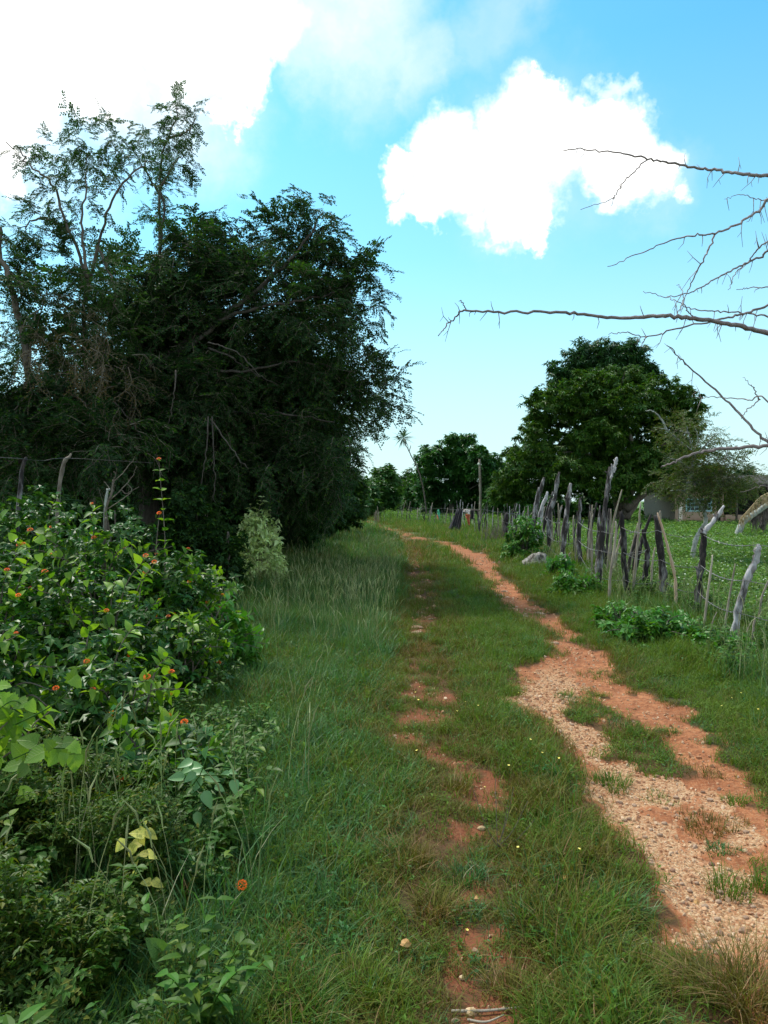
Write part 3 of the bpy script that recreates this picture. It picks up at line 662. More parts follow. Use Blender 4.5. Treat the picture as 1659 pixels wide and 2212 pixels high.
def turf():
    for (y0, y1, dens, sc, far) in ((1.6, 4, 470, 1, 0), (4, 7, 320, 1.1, 0), (7, 12, 170, 1.35, 0), (12, 18, 75, 1.9, 0), (18, 28, 26, 1.5, 1), (28, 45, 11, 1.9, 1), (45, 75, 4.5, 2.6, 1)):
        x, y, r = field(y0, y1, dens, int(y0*10)+1)
        so, g, ra, rb = masks(x, y); p = r.random(len(x))
        # plants thin out over the bare earth
        keep = (p > np.where(rb > ra, so*np.where(y < 4.6, 1.25, .95), so*1.35)-.05) & ~((g > .3) & (p < .985)); keep &= r.random(len(x)) > np.where(x < np.interp(y, RR[:, 0], RR[:, 1])-.2, .22, .5)*worn_mask(x, y)*(.5+fbm(x*5, y*4, s=16)); x, y, so, ra, rb = x[keep], y[keep], so[keep], ra[keep], rb[keep]
        fx, bx = fence_x(y), bush_x(y)
        lr_c = np.interp(y, LR[:, 0], LR[:, 2]); ll_c = np.interp(y, LR[:, 0], LR[:, 1]); rl = np.interp(y, RR[:, 0], RR[:, 1]); rrr = np.interp(y, RR[:, 0], RR[:, 2])
        n = fbm(x*1.1, y*.8, s=41); n2 = fbm(x*3.5, y*3, s=42); q = r.random(len(x))
        # height: worn on the track, lusher to the sides and along the middle hump
        hgt = np.ones(len(x))*.75
        hgt = hgt+.55*sstep(0, .5, np.minimum(ll_c-x, 3))+.5*sstep(.2, .9, x-rrr)
        hump = sstep(0, .25, x-lr_c)*sstep(0, .25, rl-x); hgt = hgt+hump*.25*(y < 7)+hump*.55*sstep(4.5, 2.6, y)
        hgt = hgt*(.6+.9*n)*(1-.45*np.clip(so*1.5, 0, 1)); s = sc*hgt
        worn = 1.3*sstep(.5, .0, np.abs(x-(lr_c+ll_c)/2)-(lr_c-ll_c)*.45)+.9*sstep(.35, 0, np.minimum(np.abs(x-rl), np.abs(x-rrr)))
        dry = (q < .10+.6*np.clip(worn, 0, 1)*(.3+n2)) 
        past = x > fx+.2
        blue = (x < ll_c-.1) & (r.random(len(x)) < .35+.5*n) | ((r.random(len(x)) < .12) & ~past)
        for key, m in (('dry', dry & ~past), ('pasture', past & (y > 7)), ('blue', blue & ~dry & ~past), ('turf', ~blue & ~dry & ~past | (past & (y <= 7)))):
            kk = {'dry': 'far_dry' if far else 'turf_dry', 'pasture': 'far_pasture', 'blue': 'far_blue' if far else 'turf_blue', 'turf': 'far_turf' if far else 'turf'}[key]
            ss = s.copy()
            if key == 'pasture' and not far: ss = ss*.55
            if m.sum(): addt(kk, x[m], y[m], ss[m], hgt[m])
    names = {'turf': ('grass', 'short green turf beside and between the wheel ruts'), 'turf_blue': ('cool_green_grass', 'bluish green turf on the left verge'), 'turf_dry': ('dry_grass', 'worn brownish grass along the edges of the ruts'),
             'far_turf': ('distant_grass', 'green turf farther along the track'), 'far_blue': ('distant_cool_grass', 'bluish turf farther along the left verge'), 'far_dry': ('distant_dry_grass', 'brownish worn grass where the track bends'), 'far_pasture': ('pasture_herbs', 'bright green leafy ground cover of the pasture behind the stick fence')}
    r = np.random.default_rng(9)
    for key, lst in acc_t.items():
        x, y, s, h = (np.concatenate([q[i] for q in lst]) for i in range(4)); n = len(x)
        rot = np.stack([r.uniform(-.3, .3, n), r.uniform(-.3, .3, n), r.uniform(0, 6.28, n)], -1)
        sv = s*r.uniform(.75, 1.25, n); sc3 = np.stack([sv**.6, sv**.6, sv], -1)
        o = scatter(names[key][0], np.stack([x, y, H(x, y)-.006], -1), rot, sc3, r.integers(0, len(PROTO[key]), n), key)
        tag(o, names[key][1], 'grass', kind='stuff')
turf()
def extra_plants():
    # knee-high grass, thickest on the left verge
    x, y, r = field(2.2, 24, 30, 71); bx, ll = bush_x(y), np.interp(y, LR[:, 0], LR[:, 1]); n = fbm(x*.9, y*.6, s=51)
    w = (x > bx-.4-1.5*(y < 3.6)) & (x < ll-.25-.3*(y < 6)); pr = sstep(.36, .6, n)*sstep(5, 8.5, y)+.10*(y < 6)+.5*(x < bx+.2)*(y < 3.6)
    k = w & (r.random(len(x)) < pr*.9); xs, ys = x[k], y[k]
    kr = (x > np.interp(y, RR[:, 0], RR[:, 2])+.8) & (x < fence_x(y)+1.2) & (r.random(len(x)) < .45*(n > .42)) & (y > 3.6)
    kb = (x > fence_x(y)+.3) & (r.random(len(x)) < .04) & (y > 6)
    xs = np.concatenate([xs, x[kr], x[kb]]); ys = np.concatenate([ys, y[kr], y[kb]])
    put('seeding_grass', xs, ys, r, 'tall', .75, 1.3, .12, label='knee high grass with pale seed heads on the verges', cat='grass')
    x, y, r = field(1.8, 16, 26, 72)
    k = (x < bush_x(y)+.25-.5*(y > 5)) & (r.random(len(x)) < .75) | ((x > np.interp(y, RR[:, 0], RR[:, 2])+.9) & (x < fence_x(y)+1.5) & (r.random(len(x)) < .22) & (y > 5))
    put('leafy_weeds', x[k], y[k], r, 'weed', .7, 1.3, .15, label='low leafy weeds under the flowering bushes and beside the fence', cat='weeds')
    x, y, r = field(1.7, 4.2, 24, 73); k = (x < bush_x(y)+.15-.25*(y-2.3)) & (r.random(len(x)) < .9)
    put('ferny_weeds', x[k], y[k], r, 'fern', .5, 1.5, .45, label='yellowish ferny weeds in the lower left corner', cat='weeds')
    # pebbles
    x, y, r = field(1.8, 9.5, 2600, 74); so, g, ra, rb = masks(x, y)
    k = (g*1.1 > r.random(len(x))) & (r.random(len(x)) < .62) | ((so > .5) & (r.random(len(x)) < .16))
    x, y = x[k], y[k]; n = len(x); s = .0035+.010*r.random(n)**3.2; s *= np.where(y < 4.5, 1, 1.3)
    o = scatter('gravel', np.stack([x, y, H(x, y)+s*.2], -1), r.uniform(0, 6.28, (n, 3)), s, r.integers(0, 6, n), 'pebble'); tag(o, 'pale gravel spread over the right wheel rut', 'gravel', kind='stuff')
    x, y, r = field(9.5, 22, 160, 75); so, g, ra, rb = masks(x, y); k = (so > .35) & (r.random(len(x)) < .5); x, y = x[k], y[k]; n = len(x); s = .008+.022*r.random(n)**3
    o = scatter('distant_gravel', np.stack([x, y, H(x, y)+s*.1], -1), r.uniform(0, 6.28, (n, 3)), s, r.integers(0, 6, n), 'pebble'); tag(o, 'scattered stones on the far red earth ruts', 'gravel', kind='stuff')
    # small flowers
    x, y, r = field(2.4, 6, 9, 76); k = (x > .2) & (x < np.interp(y, RR[:, 0], RR[:, 1])-.05) | (x > np.interp(y, RR[:, 0], RR[:, 2])+.3)
    put('yellow_wildflowers', x[k], y[k], r, 'flower_yellow', .8, 1.3, .3, label='tiny yellow flowers dotted through the grass between the ruts', cat='flowers')
    x, y, r = field(7, 34, 16, 77); k = (x > fence_x(y)+.4); put('white_wildflowers', x[k], y[k], r, 'flower_white', 1.2, 2.4, .3, label='tiny white flowers dotted over the pasture', cat='flowers')
extra_plants()

# ------------------------------------------------------------------ trees
def crown_points(blobs, Y, r, dens, gap=0.42, gfreq=1.6, djit=1.0, dfac=0.9, dmin=.3):
    """blobs in picture units (x, y, rx, ry [, extra depth [, density]]) -> points and outward directions"""
    PT = []; DR = []; C = []
    for b in blobs:
        x, y, rx, ry = b[:4]; dy = b[4] if len(b) > 4 else r.uniform(-djit, djit); dm = b[5] if len(b) > 5 else 1
        Yb = Y+dy; u = unit(Yb); c = P(x, y, Yb); R3 = np.array([rx*u, max(dmin, (rx+ry)*.5*u*dfac), ry*u])
        n = int(dens*dm*PI*R3[0]*R3[2]+3); d = r.standard_normal((n, 3)); d /= np.linalg.norm(d, axis=1)[:, None]
        rad = r.random(n)**.45; p = c+d*rad[:, None]*R3
        C.append((c, R3)); PT.append(p); DR.append(d)
    PT = np.concatenate(PT); DR = np.concatenate(DR)
    g = fbm(PT[:, 0]*gfreq, PT[:, 1]*gfreq, PT[:, 2]*gfreq, s=61, o=3); k = (g > gap-.12*r.random(len(g))) & (PT[:, 2] > .1)
    return PT[k], DR[k], C
def spray_crown(root, blobs, Y, key, dens, seed, smin=.8, smax=1.3, gap=.42, gfreq=1.6, djit=1.0, dfac=.9, droop=.3, name='crown', ros=False):
    r = np.random.default_rng(seed); p, d, C = crown_points(blobs, Y, r, dens, gap, gfreq, djit, dfac)
    n = len(p)
    if ros: rot = r.uniform(-.5, .5, (n, 3)); rot[:, 2] = r.uniform(0, 6.28, n)
    else:
        az = np.arctan2(d[:, 1], d[:, 0])+r.normal(0, .7, n); el = np.arcsin(np.clip(d[:, 2], -1, 1))*.8-droop+r.normal(0, .35, n)
        rot = np.stack([r.uniform(-.6, .6, n), -el, az], -1)
    o = scatter(name, p, rot, r.uniform(smin, smax, n), r.integers(0, len(PROTO[key]), n), key, root); o['kind'] = 'stuff'
    return o, C
def limb(root, pts, r0, r1, mat='bark', name='branch', sides=6, wob=0.02, seed=0, n=None, power=.8):
    g = np.random.default_rng(seed); q = spline(pts, n or 5*len(pts)); q = q+g.normal(0, wob, q.shape)*np.linspace(0, 1, len(q))[:, None]
    mb = MB(); mb.tube(q, lerp_r(r0, r1, len(q), power), sides, lump=.06, seed=seed); return mb.build(name, M[mat], root, True)
def base_of(root): return np.array(root.location)
def auto_tree(name, label, cat, Y, trunk, blobs, key, dens, seed, r0=.15, mat='bark', twig_n=10, group=None, ros=True, nlimb=7, **kw):
    """trunk: picture-unit path (bottom first)"""
    r = np.random.default_rng(seed); b = P(trunk[0][0], trunk[0][1], Y); gz = Hf(b[0], Y)
    root = thing(name, label, cat, (b[0], Y, gz), group)
    tp = [P(x, y, Y) for x, y in trunk]; tp[0][2] = gz-.1
    limb(root, tp, r0, r0*.45, mat, 'trunk', 8, .02, seed)
    _, C = spray_crown(root, blobs, Y, key, dens, seed, ros=ros, **kw)
    order = sorted(C, key=lambda c: -c[1][0]*c[1][2])[:nlimb]
    tq = spline(tp, 12)
    for i, (c, R3) in enumerate(order):
        s = tq[min(len(tq)-1, int(len(tq)*(.55+.45*r.random())))]
        if c[2] < s[2]: s = tq[len(tq)//3]
        m = (s+c)/2+np.array([r.uniform(-.1, .1), r.uniform(-.1, .1), .12])*np.linalg.norm(c-s)
        limb(root, [s, m, c+np.array([0, 0, R3[2]*.5])], r0*.32, r0*.06, mat, 'branch', 5, .03, seed+i)
    return root

def big_tree():
    Y = 14.0; b = P(330, 1100, Y); root = thing('spreading_tree', 'large dense feathery tree leaning over the track from the left, its crown black beneath', 'tree', (b[0], Y, Hf(b[0], Y)))
    blobs = [(440,530,80,60),(530,510,85,50),(360,530,60,70),(300,600,90,80),(420,630,130,90),(560,610,120,80),(650,570,90,70,0,.75),(705,440,26,38,0,.8),(655,440,22,38,0,.7),(690,500,45,50,0,.6),(600,490,40,35,0,.7),
        (750,575,50,45,0,.55),(800,560,30,22,0,.8),(640,690,130,80),(760,660,70,65,0,.55),(820,690,26,30,0,.7),(450,740,150,90),(600,790,140,90),(720,780,110,75,.3,.7),(805,780,45,55,0,.5),(845,850,24,40,0,.7),(860,880,14,12,0,.8),(780,870,60,60,0,.55),(700,890,100,80,.3,.75),
        (550,900,150,90),(745,945,45,45),(300,740,110,100),(250,850,120,110),(400,880,140,100),(840,740,20,16,0,.7),(770,520,18,14,0,.6),(800,640,30,25,0,.7),(480,470,26,18,0,.6),(420,480,20,16,0,.6),
        (830,800,30,25,0,.7),(560,480,22,18,0,.6),(650,980,110,80),(500,1000,160,90),(720,1030,50,50),(340,1010,140,100),(300,640,70,90,2.5),(500,720,200,140,2.2),(640,720,110,100,2.2,.5),(560,880,240,140,2.5),(350,900,220,160,2.5)]
    blobs += [(560,1010,210,130,4,1.4),(380,960,230,140,4,1.4),(650,900,150,110,4,1.2),(480,850,200,110,4,1.4)]
    blobs = [((q[0]-14 if q[0] > 690 else q[0]), (q[1]+20 if q[1] < 640 else q[1]))+tuple(q[2:]) for q in blobs]
    _, C = spray_crown(root, blobs, Y, 'spray_big', 52, 500, .8, 1.25, .45, 1.3, djit=.9, droop=.35)
    T = lambda *q: [P(x, y, Y+dy) for x, y, dy in q]
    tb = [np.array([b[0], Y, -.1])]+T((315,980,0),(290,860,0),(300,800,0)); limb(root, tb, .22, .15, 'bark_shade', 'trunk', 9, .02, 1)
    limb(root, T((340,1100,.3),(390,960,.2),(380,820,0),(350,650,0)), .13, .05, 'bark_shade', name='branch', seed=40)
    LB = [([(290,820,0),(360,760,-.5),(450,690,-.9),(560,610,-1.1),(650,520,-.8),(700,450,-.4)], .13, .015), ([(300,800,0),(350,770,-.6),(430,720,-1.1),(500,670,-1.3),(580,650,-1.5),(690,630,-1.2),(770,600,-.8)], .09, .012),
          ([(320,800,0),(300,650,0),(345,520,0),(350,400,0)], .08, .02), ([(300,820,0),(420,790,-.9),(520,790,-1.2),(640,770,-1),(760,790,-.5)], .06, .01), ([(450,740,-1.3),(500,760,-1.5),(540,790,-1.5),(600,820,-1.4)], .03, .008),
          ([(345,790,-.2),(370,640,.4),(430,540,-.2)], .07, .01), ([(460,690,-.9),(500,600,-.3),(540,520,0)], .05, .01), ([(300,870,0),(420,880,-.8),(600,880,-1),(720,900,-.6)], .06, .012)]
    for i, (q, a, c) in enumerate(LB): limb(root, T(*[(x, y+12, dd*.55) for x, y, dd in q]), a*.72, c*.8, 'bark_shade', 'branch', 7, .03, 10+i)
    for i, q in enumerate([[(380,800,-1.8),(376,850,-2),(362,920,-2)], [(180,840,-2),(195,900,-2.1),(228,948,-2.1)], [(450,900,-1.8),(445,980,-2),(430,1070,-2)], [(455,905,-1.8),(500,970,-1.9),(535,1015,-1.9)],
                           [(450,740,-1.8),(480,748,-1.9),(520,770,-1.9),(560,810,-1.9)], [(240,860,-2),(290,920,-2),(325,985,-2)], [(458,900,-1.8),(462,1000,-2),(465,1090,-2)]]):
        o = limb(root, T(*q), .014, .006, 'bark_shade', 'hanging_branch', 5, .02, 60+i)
    return root
big_tree()
def thin_tree(label, Y, stems, blobs, seed, dens=60, r0=.06):
    b = P(stems[0][0][0], 1100, Y); root = thing('slender_tree', label, 'tree', (b[0], Y, Hf(b[0], Y)), 'slender trees at the left edge')
    for i, st in enumerate(stems):
        pts = [P(x, y, Y+.3*math.sin(i*2+j)) for j, (x, y) in enumerate(st)]
        if i == 0: pts = [np.array([b[0], Y, -.1])]+pts
        limb(root, pts, r0*(1 if i == 0 else .55), .008, 'bark', 'trunk' if i == 0 else 'branch', 6, .03, seed+i)
    spray_crown(root, blobs, Y, 'spray_thin', dens, seed, .55, .95, .38, 2.2, djit=.5, dfac=.7, droop=.2)
    return root
thin_tree('tall slender tree at far left with sparse blue-green leaf tufts on bare stems', 12.5,
    [[(200,1000),(190,860),(180,700),(185,600),(150,500),(110,400),(60,345),(20,308)], [(185,650),(215,520),(250,420),(300,365),(330,350)], [(187,600),(178,480),(190,330)], [(150,500),(90,470),(40,500)], [(210,530),(235,590),(260,680)]],
    [(28,315,26,16),(62,365,36,20),(130,325,45,28),(200,300,48,30),(255,305,36,32),(220,360,50,30),(150,395,40,22),(300,330,24,20),(95,470,42,30),(30,500,32,42),(150,560,60,50),(220,600,50,50),(60,600,60,50),(20,680,50,50),(130,700,90,50),(240,700,50,50),
     (110,760,100,40),(190,640,30,40),(190,430,24,40),(110,420,26,18)], 610)
thin_tree('narrow upright tree with a leafy top rising beside the tallest crown', 15.6,
    [[(352,900),(350,700),(345,540),(345,420),(352,330),(384,250),(378,228)], [(345,420),(315,370),(300,345)], [(350,400),(380,350),(400,335)], [(360,300),(400,285),(425,248)]],
    [(382,240,28,22),(400,285,26,18),(345,330,40,26),(350,375,26,22),(385,345,28,16),(415,250,12,8),(345,470,34,30),(340,280,18,18),(355,410,16,20)], 640, dens=75)
def edge_tree():
    r = auto_tree('leaning_tree', 'dark leafy tree cut off by the left edge, tangled with dry vines', 'tree', 11.8, [(0,1050),(60,900),(45,700),(5,560),(0,490)],
        [(60,800,90,70),(180,830,90,70),(20,900,80,80),(160,930,110,80),(60,1000,90,70),(230,960,80,80),(100,650,60,40),(0,560,30,60)], 'spray_big', 48, 660, r0=.07, ros=False, gap=.44, gfreq=1.6, djit=.6)
    spray_crown(r, [(150,700,80,35),(230,760,60,60),(110,760,90,40),(260,830,40,60),(190,690,40,30)], 11.4, 'spray_dryvine', 38, 661, .6, 1, .45, 2, name='dry_vines')
edge_tree()
# dark trees standing behind, closing the left side down to the ground
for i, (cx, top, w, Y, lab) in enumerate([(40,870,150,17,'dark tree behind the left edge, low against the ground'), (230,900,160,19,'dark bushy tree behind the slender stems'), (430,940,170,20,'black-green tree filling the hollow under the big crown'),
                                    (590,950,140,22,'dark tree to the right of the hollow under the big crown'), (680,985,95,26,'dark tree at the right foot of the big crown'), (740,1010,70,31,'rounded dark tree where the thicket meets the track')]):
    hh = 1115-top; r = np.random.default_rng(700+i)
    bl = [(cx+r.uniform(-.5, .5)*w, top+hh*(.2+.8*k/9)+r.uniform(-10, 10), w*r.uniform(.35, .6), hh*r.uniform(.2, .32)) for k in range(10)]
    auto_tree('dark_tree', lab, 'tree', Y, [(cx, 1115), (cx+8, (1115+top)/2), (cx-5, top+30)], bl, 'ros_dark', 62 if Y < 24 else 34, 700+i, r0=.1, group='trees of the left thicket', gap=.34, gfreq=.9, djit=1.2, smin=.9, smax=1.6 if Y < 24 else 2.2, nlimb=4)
for i, (x, y, w, h, Y, lab) in enumerate([(250,1085,80,45,9.5,'dark low shrub behind the flowering bushes, near the slender trees'), (100,1080,90,50,9.8,'dark low shrub behind the flowering bushes at the left edge'), (420,1090,80,45,12,'dark low shrub at the foot of the big tree'),
        (520,1105,70,38,15,'dark shrub between the pale bush and the thicket'), (620,1110,60,36,19,'dark shrub on the verge right of the pale bush'), (690,1110,40,28,27,'small dark shrub farther along the verge'), (740,1108,30,24,36,'farthest dark shrub on the left verge'), (480,1150,45,40,11.5,'leafy shrub left of the pale bush'), (660,1145,30,16,22,'low bluish weedy bush on the verge')]):
    base = P(x, y, Y); root = thing('thicket_shrub', lab, 'shrub', (base[0], Y, Hf(base[0], Y)), 'shrubs along the left thicket')
    zt = base[2]+h*unit(Y); zz = zt/2
    yy = (CAM_H-zz)/Y*FOC; yc = (HOR+yy)/K
    hy = zz/unit(Y)
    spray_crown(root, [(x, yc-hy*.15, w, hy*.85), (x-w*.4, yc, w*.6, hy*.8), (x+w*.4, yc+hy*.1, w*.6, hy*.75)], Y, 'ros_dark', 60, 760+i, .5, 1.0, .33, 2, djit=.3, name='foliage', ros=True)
    for q in range(4):
        e = np.array([base[0]+random.uniform(-.5, .5)*w*unit(Y), Y+random.uniform(-.3, .3), zt*.8]); limb(root, [np.array([base[0], Y, -.05]), (np.array([base[0], Y, 0])+e)/2+np.array([.05, 0, .05]), e], .02, .006, 'bark', 'stem', 5, .01, q)

# the right-hand trees
def mango():
    Y = 42.0; root = auto_tree('broad_leaved_tree', 'tall domed broad-leaved tree standing behind the stick fence, left of the house', 'tree', Y, [(1345,1128),(1350,1060),(1340,990),(1330,930)],
        [(1270,830,70,34),(1350,822,70,34),(1220,870,60,45),(1180,920,45,50),(1150,975,42,50),(1130,1020,38,40),(1430,850,60,40),(1480,880,42,55),(1490,930,28,40),(1300,900,90,60),(1400,920,80,60),(1240,960,80,50),
         (1330,990,70,40),(1440,980,60,45),(1160,850,12,14,0,1),(1155,870,18,22),(1190,1040,50,30),(1120,1060,35,22),(1270,1050,50,24,1),(1390,1030,60,30,2),(1440,1040,40,26,2),(1370,870,60,40,-2),(1290,940,60,40,-2),(1225,1060,40,20),(1115,985,26,28),(1100,1030,36,34),(1090,1065,40,28),(1110,975,24,22),(1145,935,26,30),(1165,905,30,30),(1170,1000,70,50,-1),(1240,1020,80,45,-2),(1330,1050,80,34,-2.5),(1130,960,30,36),(1400,1010,80,45,-2),(1300,1000,120,70,1),(1480,1000,45,50),(1350,900,120,70,2,1)],
        'ros_mango', 19.0, 810, r0=.42, mat='bark', gap=.43, gfreq=.55, djit=1.6, smin=.9, smax=1.5, nlimb=12)
    for i, q in enumerate([[(1345,1128),(1330,1080),(1320,1020),(1260,960)], [(1350,1120),(1385,1060),(1400,1000),(1450,940)], [(1352,1120),(1370,1000),(1350,900)], [(1350,1100),(1400,1060),(1430,1040)]]):
        limb(root, [P(x, y, Y-.3*i) for x, y in q], .26, .06, 'bark', 'branch', 7, .05, 820+i)
mango()
auto_tree('rounded_tree', 'bluish round-topped tree rising behind the tall domed tree', 'tree', 50, [(1300,1120),(1300,1000),(1300,850)],
    [(1290,770,70,36),(1350,768,55,34),(1230,800,44,38),(1380,800,38,32),(1300,810,90,36),(1205,840,26,32),(1195,870,18,20),(1250,860,60,40)], 'ros_back', 15, 830, r0=.35, gap=.36, gfreq=.5, smin=1.1, smax=1.7)
auto_tree('round_tree', 'medium round green tree at the middle of the far fence', 'tree', 56, [(975,1125),(980,1060),(985,1000)],
    [(990,962,36,22),(950,980,40,26),(1025,985,34,24),(925,1005,30,30),(1050,1010,24,26),(985,1010,60,34),(940,1050,50,34),(1010,1055,60,34),(1060,1050,28,34),(915,1060,22,30),(975,950,14,9),(1008,952,12,9),(1065,1000,26,24),(1075,1035,34,34),(1045,985,24,20),(1020,1000,50,40)], 'ros_round', 12, 840, r0=.3, gap=.38, gfreq=.45, smin=1.3, smax=2.0, djit=2)
for i, (x, t, w, Y, key, d, lab) in enumerate([(825,1018,46,72,'ros_far',6,'small far tree closing the end of the track'), (800,1050,24,62,'ros_far',6,'far dark tree where the left thicket ends'), (868,1025,42,80,'ros_far',6,'pale green far tree left of the round tree'), (895,1035,24,68,'ros_far',6,'far tree touching the left side of the round tree'),
     (1075,1005,60,60,'ros_far',6,'dark tree between the round tree and the domed tree'), (1085,1055,50,52,'ros_round',6,'low leafy tree behind the far fence posts'), (1125,1035,55,50,'ros_round',7,'leafy tree filling the gap left of the domed tree, behind the posts'), (1190,1075,60,46,'ros_round',8,'low bushy tree under the left side of the domed tree'), (1290,1085,60,47,'ros_far',8,'dark low tree behind the tall slanted post'),
     (1440,1075,42,50,'ros_far',8,'dark tree behind the left end of the house'), (1560,1000,60,48,'ros_back',6,'loose bluish tree rising over the house roof'), (1610,1020,50,52,'ros_back',5,'thin bluish tree at the right edge over the roof'), (940,1075,40,58,'ros_far',7,'low dark tree behind the far fence, under the round tree'), (1010,1080,50,57,'ros_far',7,'low dark tree behind the hanging tarpaulin'),
     (1110,985,30,62,'ros_back',2.2,'sparse light tree left of the domed tree'), (760,1060,40,50,'ros_far',8,'dark tree at the right end of the left thicket'), (1530,1040,70,50,'ros_far',8,'dark tree directly behind the house'), (1700,1040,80,50,'ros_far',8,'dark tree behind the porch at the right edge')]):
    hh = 1122-t; r = np.random.default_rng(860+i); bl = []
    for k in range(9):
        f = k/8; bl.append((x+r.uniform(-.45, .45)*w*(.6+.6*f), t+hh*(.15+.8*f), w*r.uniform(.4, .65), max(8, hh*r.uniform(.14, .24))))
    auto_tree('distant_tree', lab, 'tree', Y, [(x, 1122), (x+3, (1122+t)/2), (x, t+10)], bl, key, d*1.9, 860+i, r0=.16, group='trees beyond the fence', gap=.38, gfreq=.5, smin=1.2, smax=2.2, nlimb=4, djit=1.5)
def pale_tree():
    Y = 18.0; q = [z1(*p) for p in [(1185,712),(1195,640),(1212,560),(1240,500),(1268,460),(1272,410),(1252,355),(1200,305),(1152,252),(1165,200),(1190,150),(1192,90)]]
    b = P(*q[0], Y); root = thing('crooked_tree', 'small crooked tree with pale trunk and olive leaves in the pasture before the house', 'tree', (b[0], Y, Hf(b[0], Y)))
    pts = [P(x, y, Y) for x, y in q]; pts[0][2] = -.1; limb(root, pts, .06, .03, 'bark_pale', 'trunk', 8, .012, 3, power=.9)
    br = [([(1252,355),(1290,285),(1340,230),(1385,190)], .045, .012), ([(1152,260),(1110,248),(1050,252)], .03, .01)]
    for i, (w, a, c) in enumerate(br): limb(root, [P(*z1(*p), Y) for p in w], a, c, 'bark_pale', 'branch', 6, .01, 30+i)
    br8 = [[(1190,910),(1212,830),(1215,740),(1185,640),(1180,600)], [(1215,750),(1130,680),(1060,622),(985,603)], [(1060,622),(1030,560),(980,512),(935,508)], [(1215,740),(1250,680),(1225,600)], [(1190,640),(1130,625)], [(1212,800),(1300,700),(1350,640)], [(1200,850),(1120,800),(1060,790)]]
    for i, w in enumerate(br8): limb(root, [P(*z8(*p), Y) for p in w], .03, .009, 'bark_pale', 'branch', 6, .012, 50+i)
    bl = [z8(*p)+(rx, ry) for p, rx, ry in [((1180,600),40,24),((1110,640),28,22),((1250,800),44,30),((1330,860),46,30),((1260,900),44,30),((1150,850),34,24),((1360,950),40,22),((1220,960),34,18),((1150,720),24,20),((1280,640),30,22),((1400,800),24,22),((1070,880),20,16),((1100,930),40,22),((1400,960),40,22),((1430,920),50,28),((1480,860),36,26),((1400,700),22,18),((1520,900),40,24)]]
    spray_crown(root, bl, Y, 'spray_olive', 75, 880, .45, .8, .36, 2.0, djit=.6)
pale_tree()
def yucca():
    Y = 50.0; q = [(925,1115),(915,1060),(905,1020),(896,1000),(884,975),(874,955)]; b = P(*q[0], Y); root = thing('spiky_plant', 'spiky rosette on a thin bent stalk against the sky, left of the round tree', 'plant', (b[0], Y, Hf(b[0], Y)))
    pts = [P(x, y, Y) for x, y in q]; pts[0][2] = -.1; limb(root, pts, 0.055, .03, 'bark', 'trunk', 6, .03, 2)
    limb(root, [P(884,975,Y), P(888,962,Y)], .03, .02, 'bark', 'branch', 5, .01, 2)
    r = np.random.default_rng(4); mb = MB(); c = P(871,946,Y)
    for i in range(60):
        d = rnd_unit(r); d[2] = d[2]*.9+.1; v, f = leaf_geo(c, d, (0, 0, 1), r.uniform(.5, 1.0), .07, .1, .1); mb.add(v, f)
    mb.build('leaf_rosette', M['mango_back'], root)
yucca()
# pole
def pole():
    b = gxy(1037, 1122); Y = 44; x = P(1037, 1110, Y)[0]; top = P(1036, 992, Y)
    mb = MB(); mb.tube(spline([(x, Y, -.1), ((x+top[0])/2+.03, Y, top[2]*.5), tuple(top)], 10), lerp_r(.085, .06, len(spline([(0,0,0),(0,0,1),(0,0,2)], 10))), 8, lump=.05)
    root = thing('utility_pole', 'tall thin wooden pole with a small white cap at the far fence', 'pole', (x, Y, 0)); mb.build('pole_shaft', M['stake'], root, True)
    m2 = MB(); m2.tube([top+np.array([-.04, 0, -.35]), top+np.array([-.04, 0, -.28]), top+np.array([-.04, 0, -.2])], [.05, .09, .05], 8); m2.tube([top+np.array([.05, 0, -.3]), top+np.array([.12, 0, -.3])], [.03, .03], 6)
    m2.build('insulator', M['white_petal'], root, True)
pole()

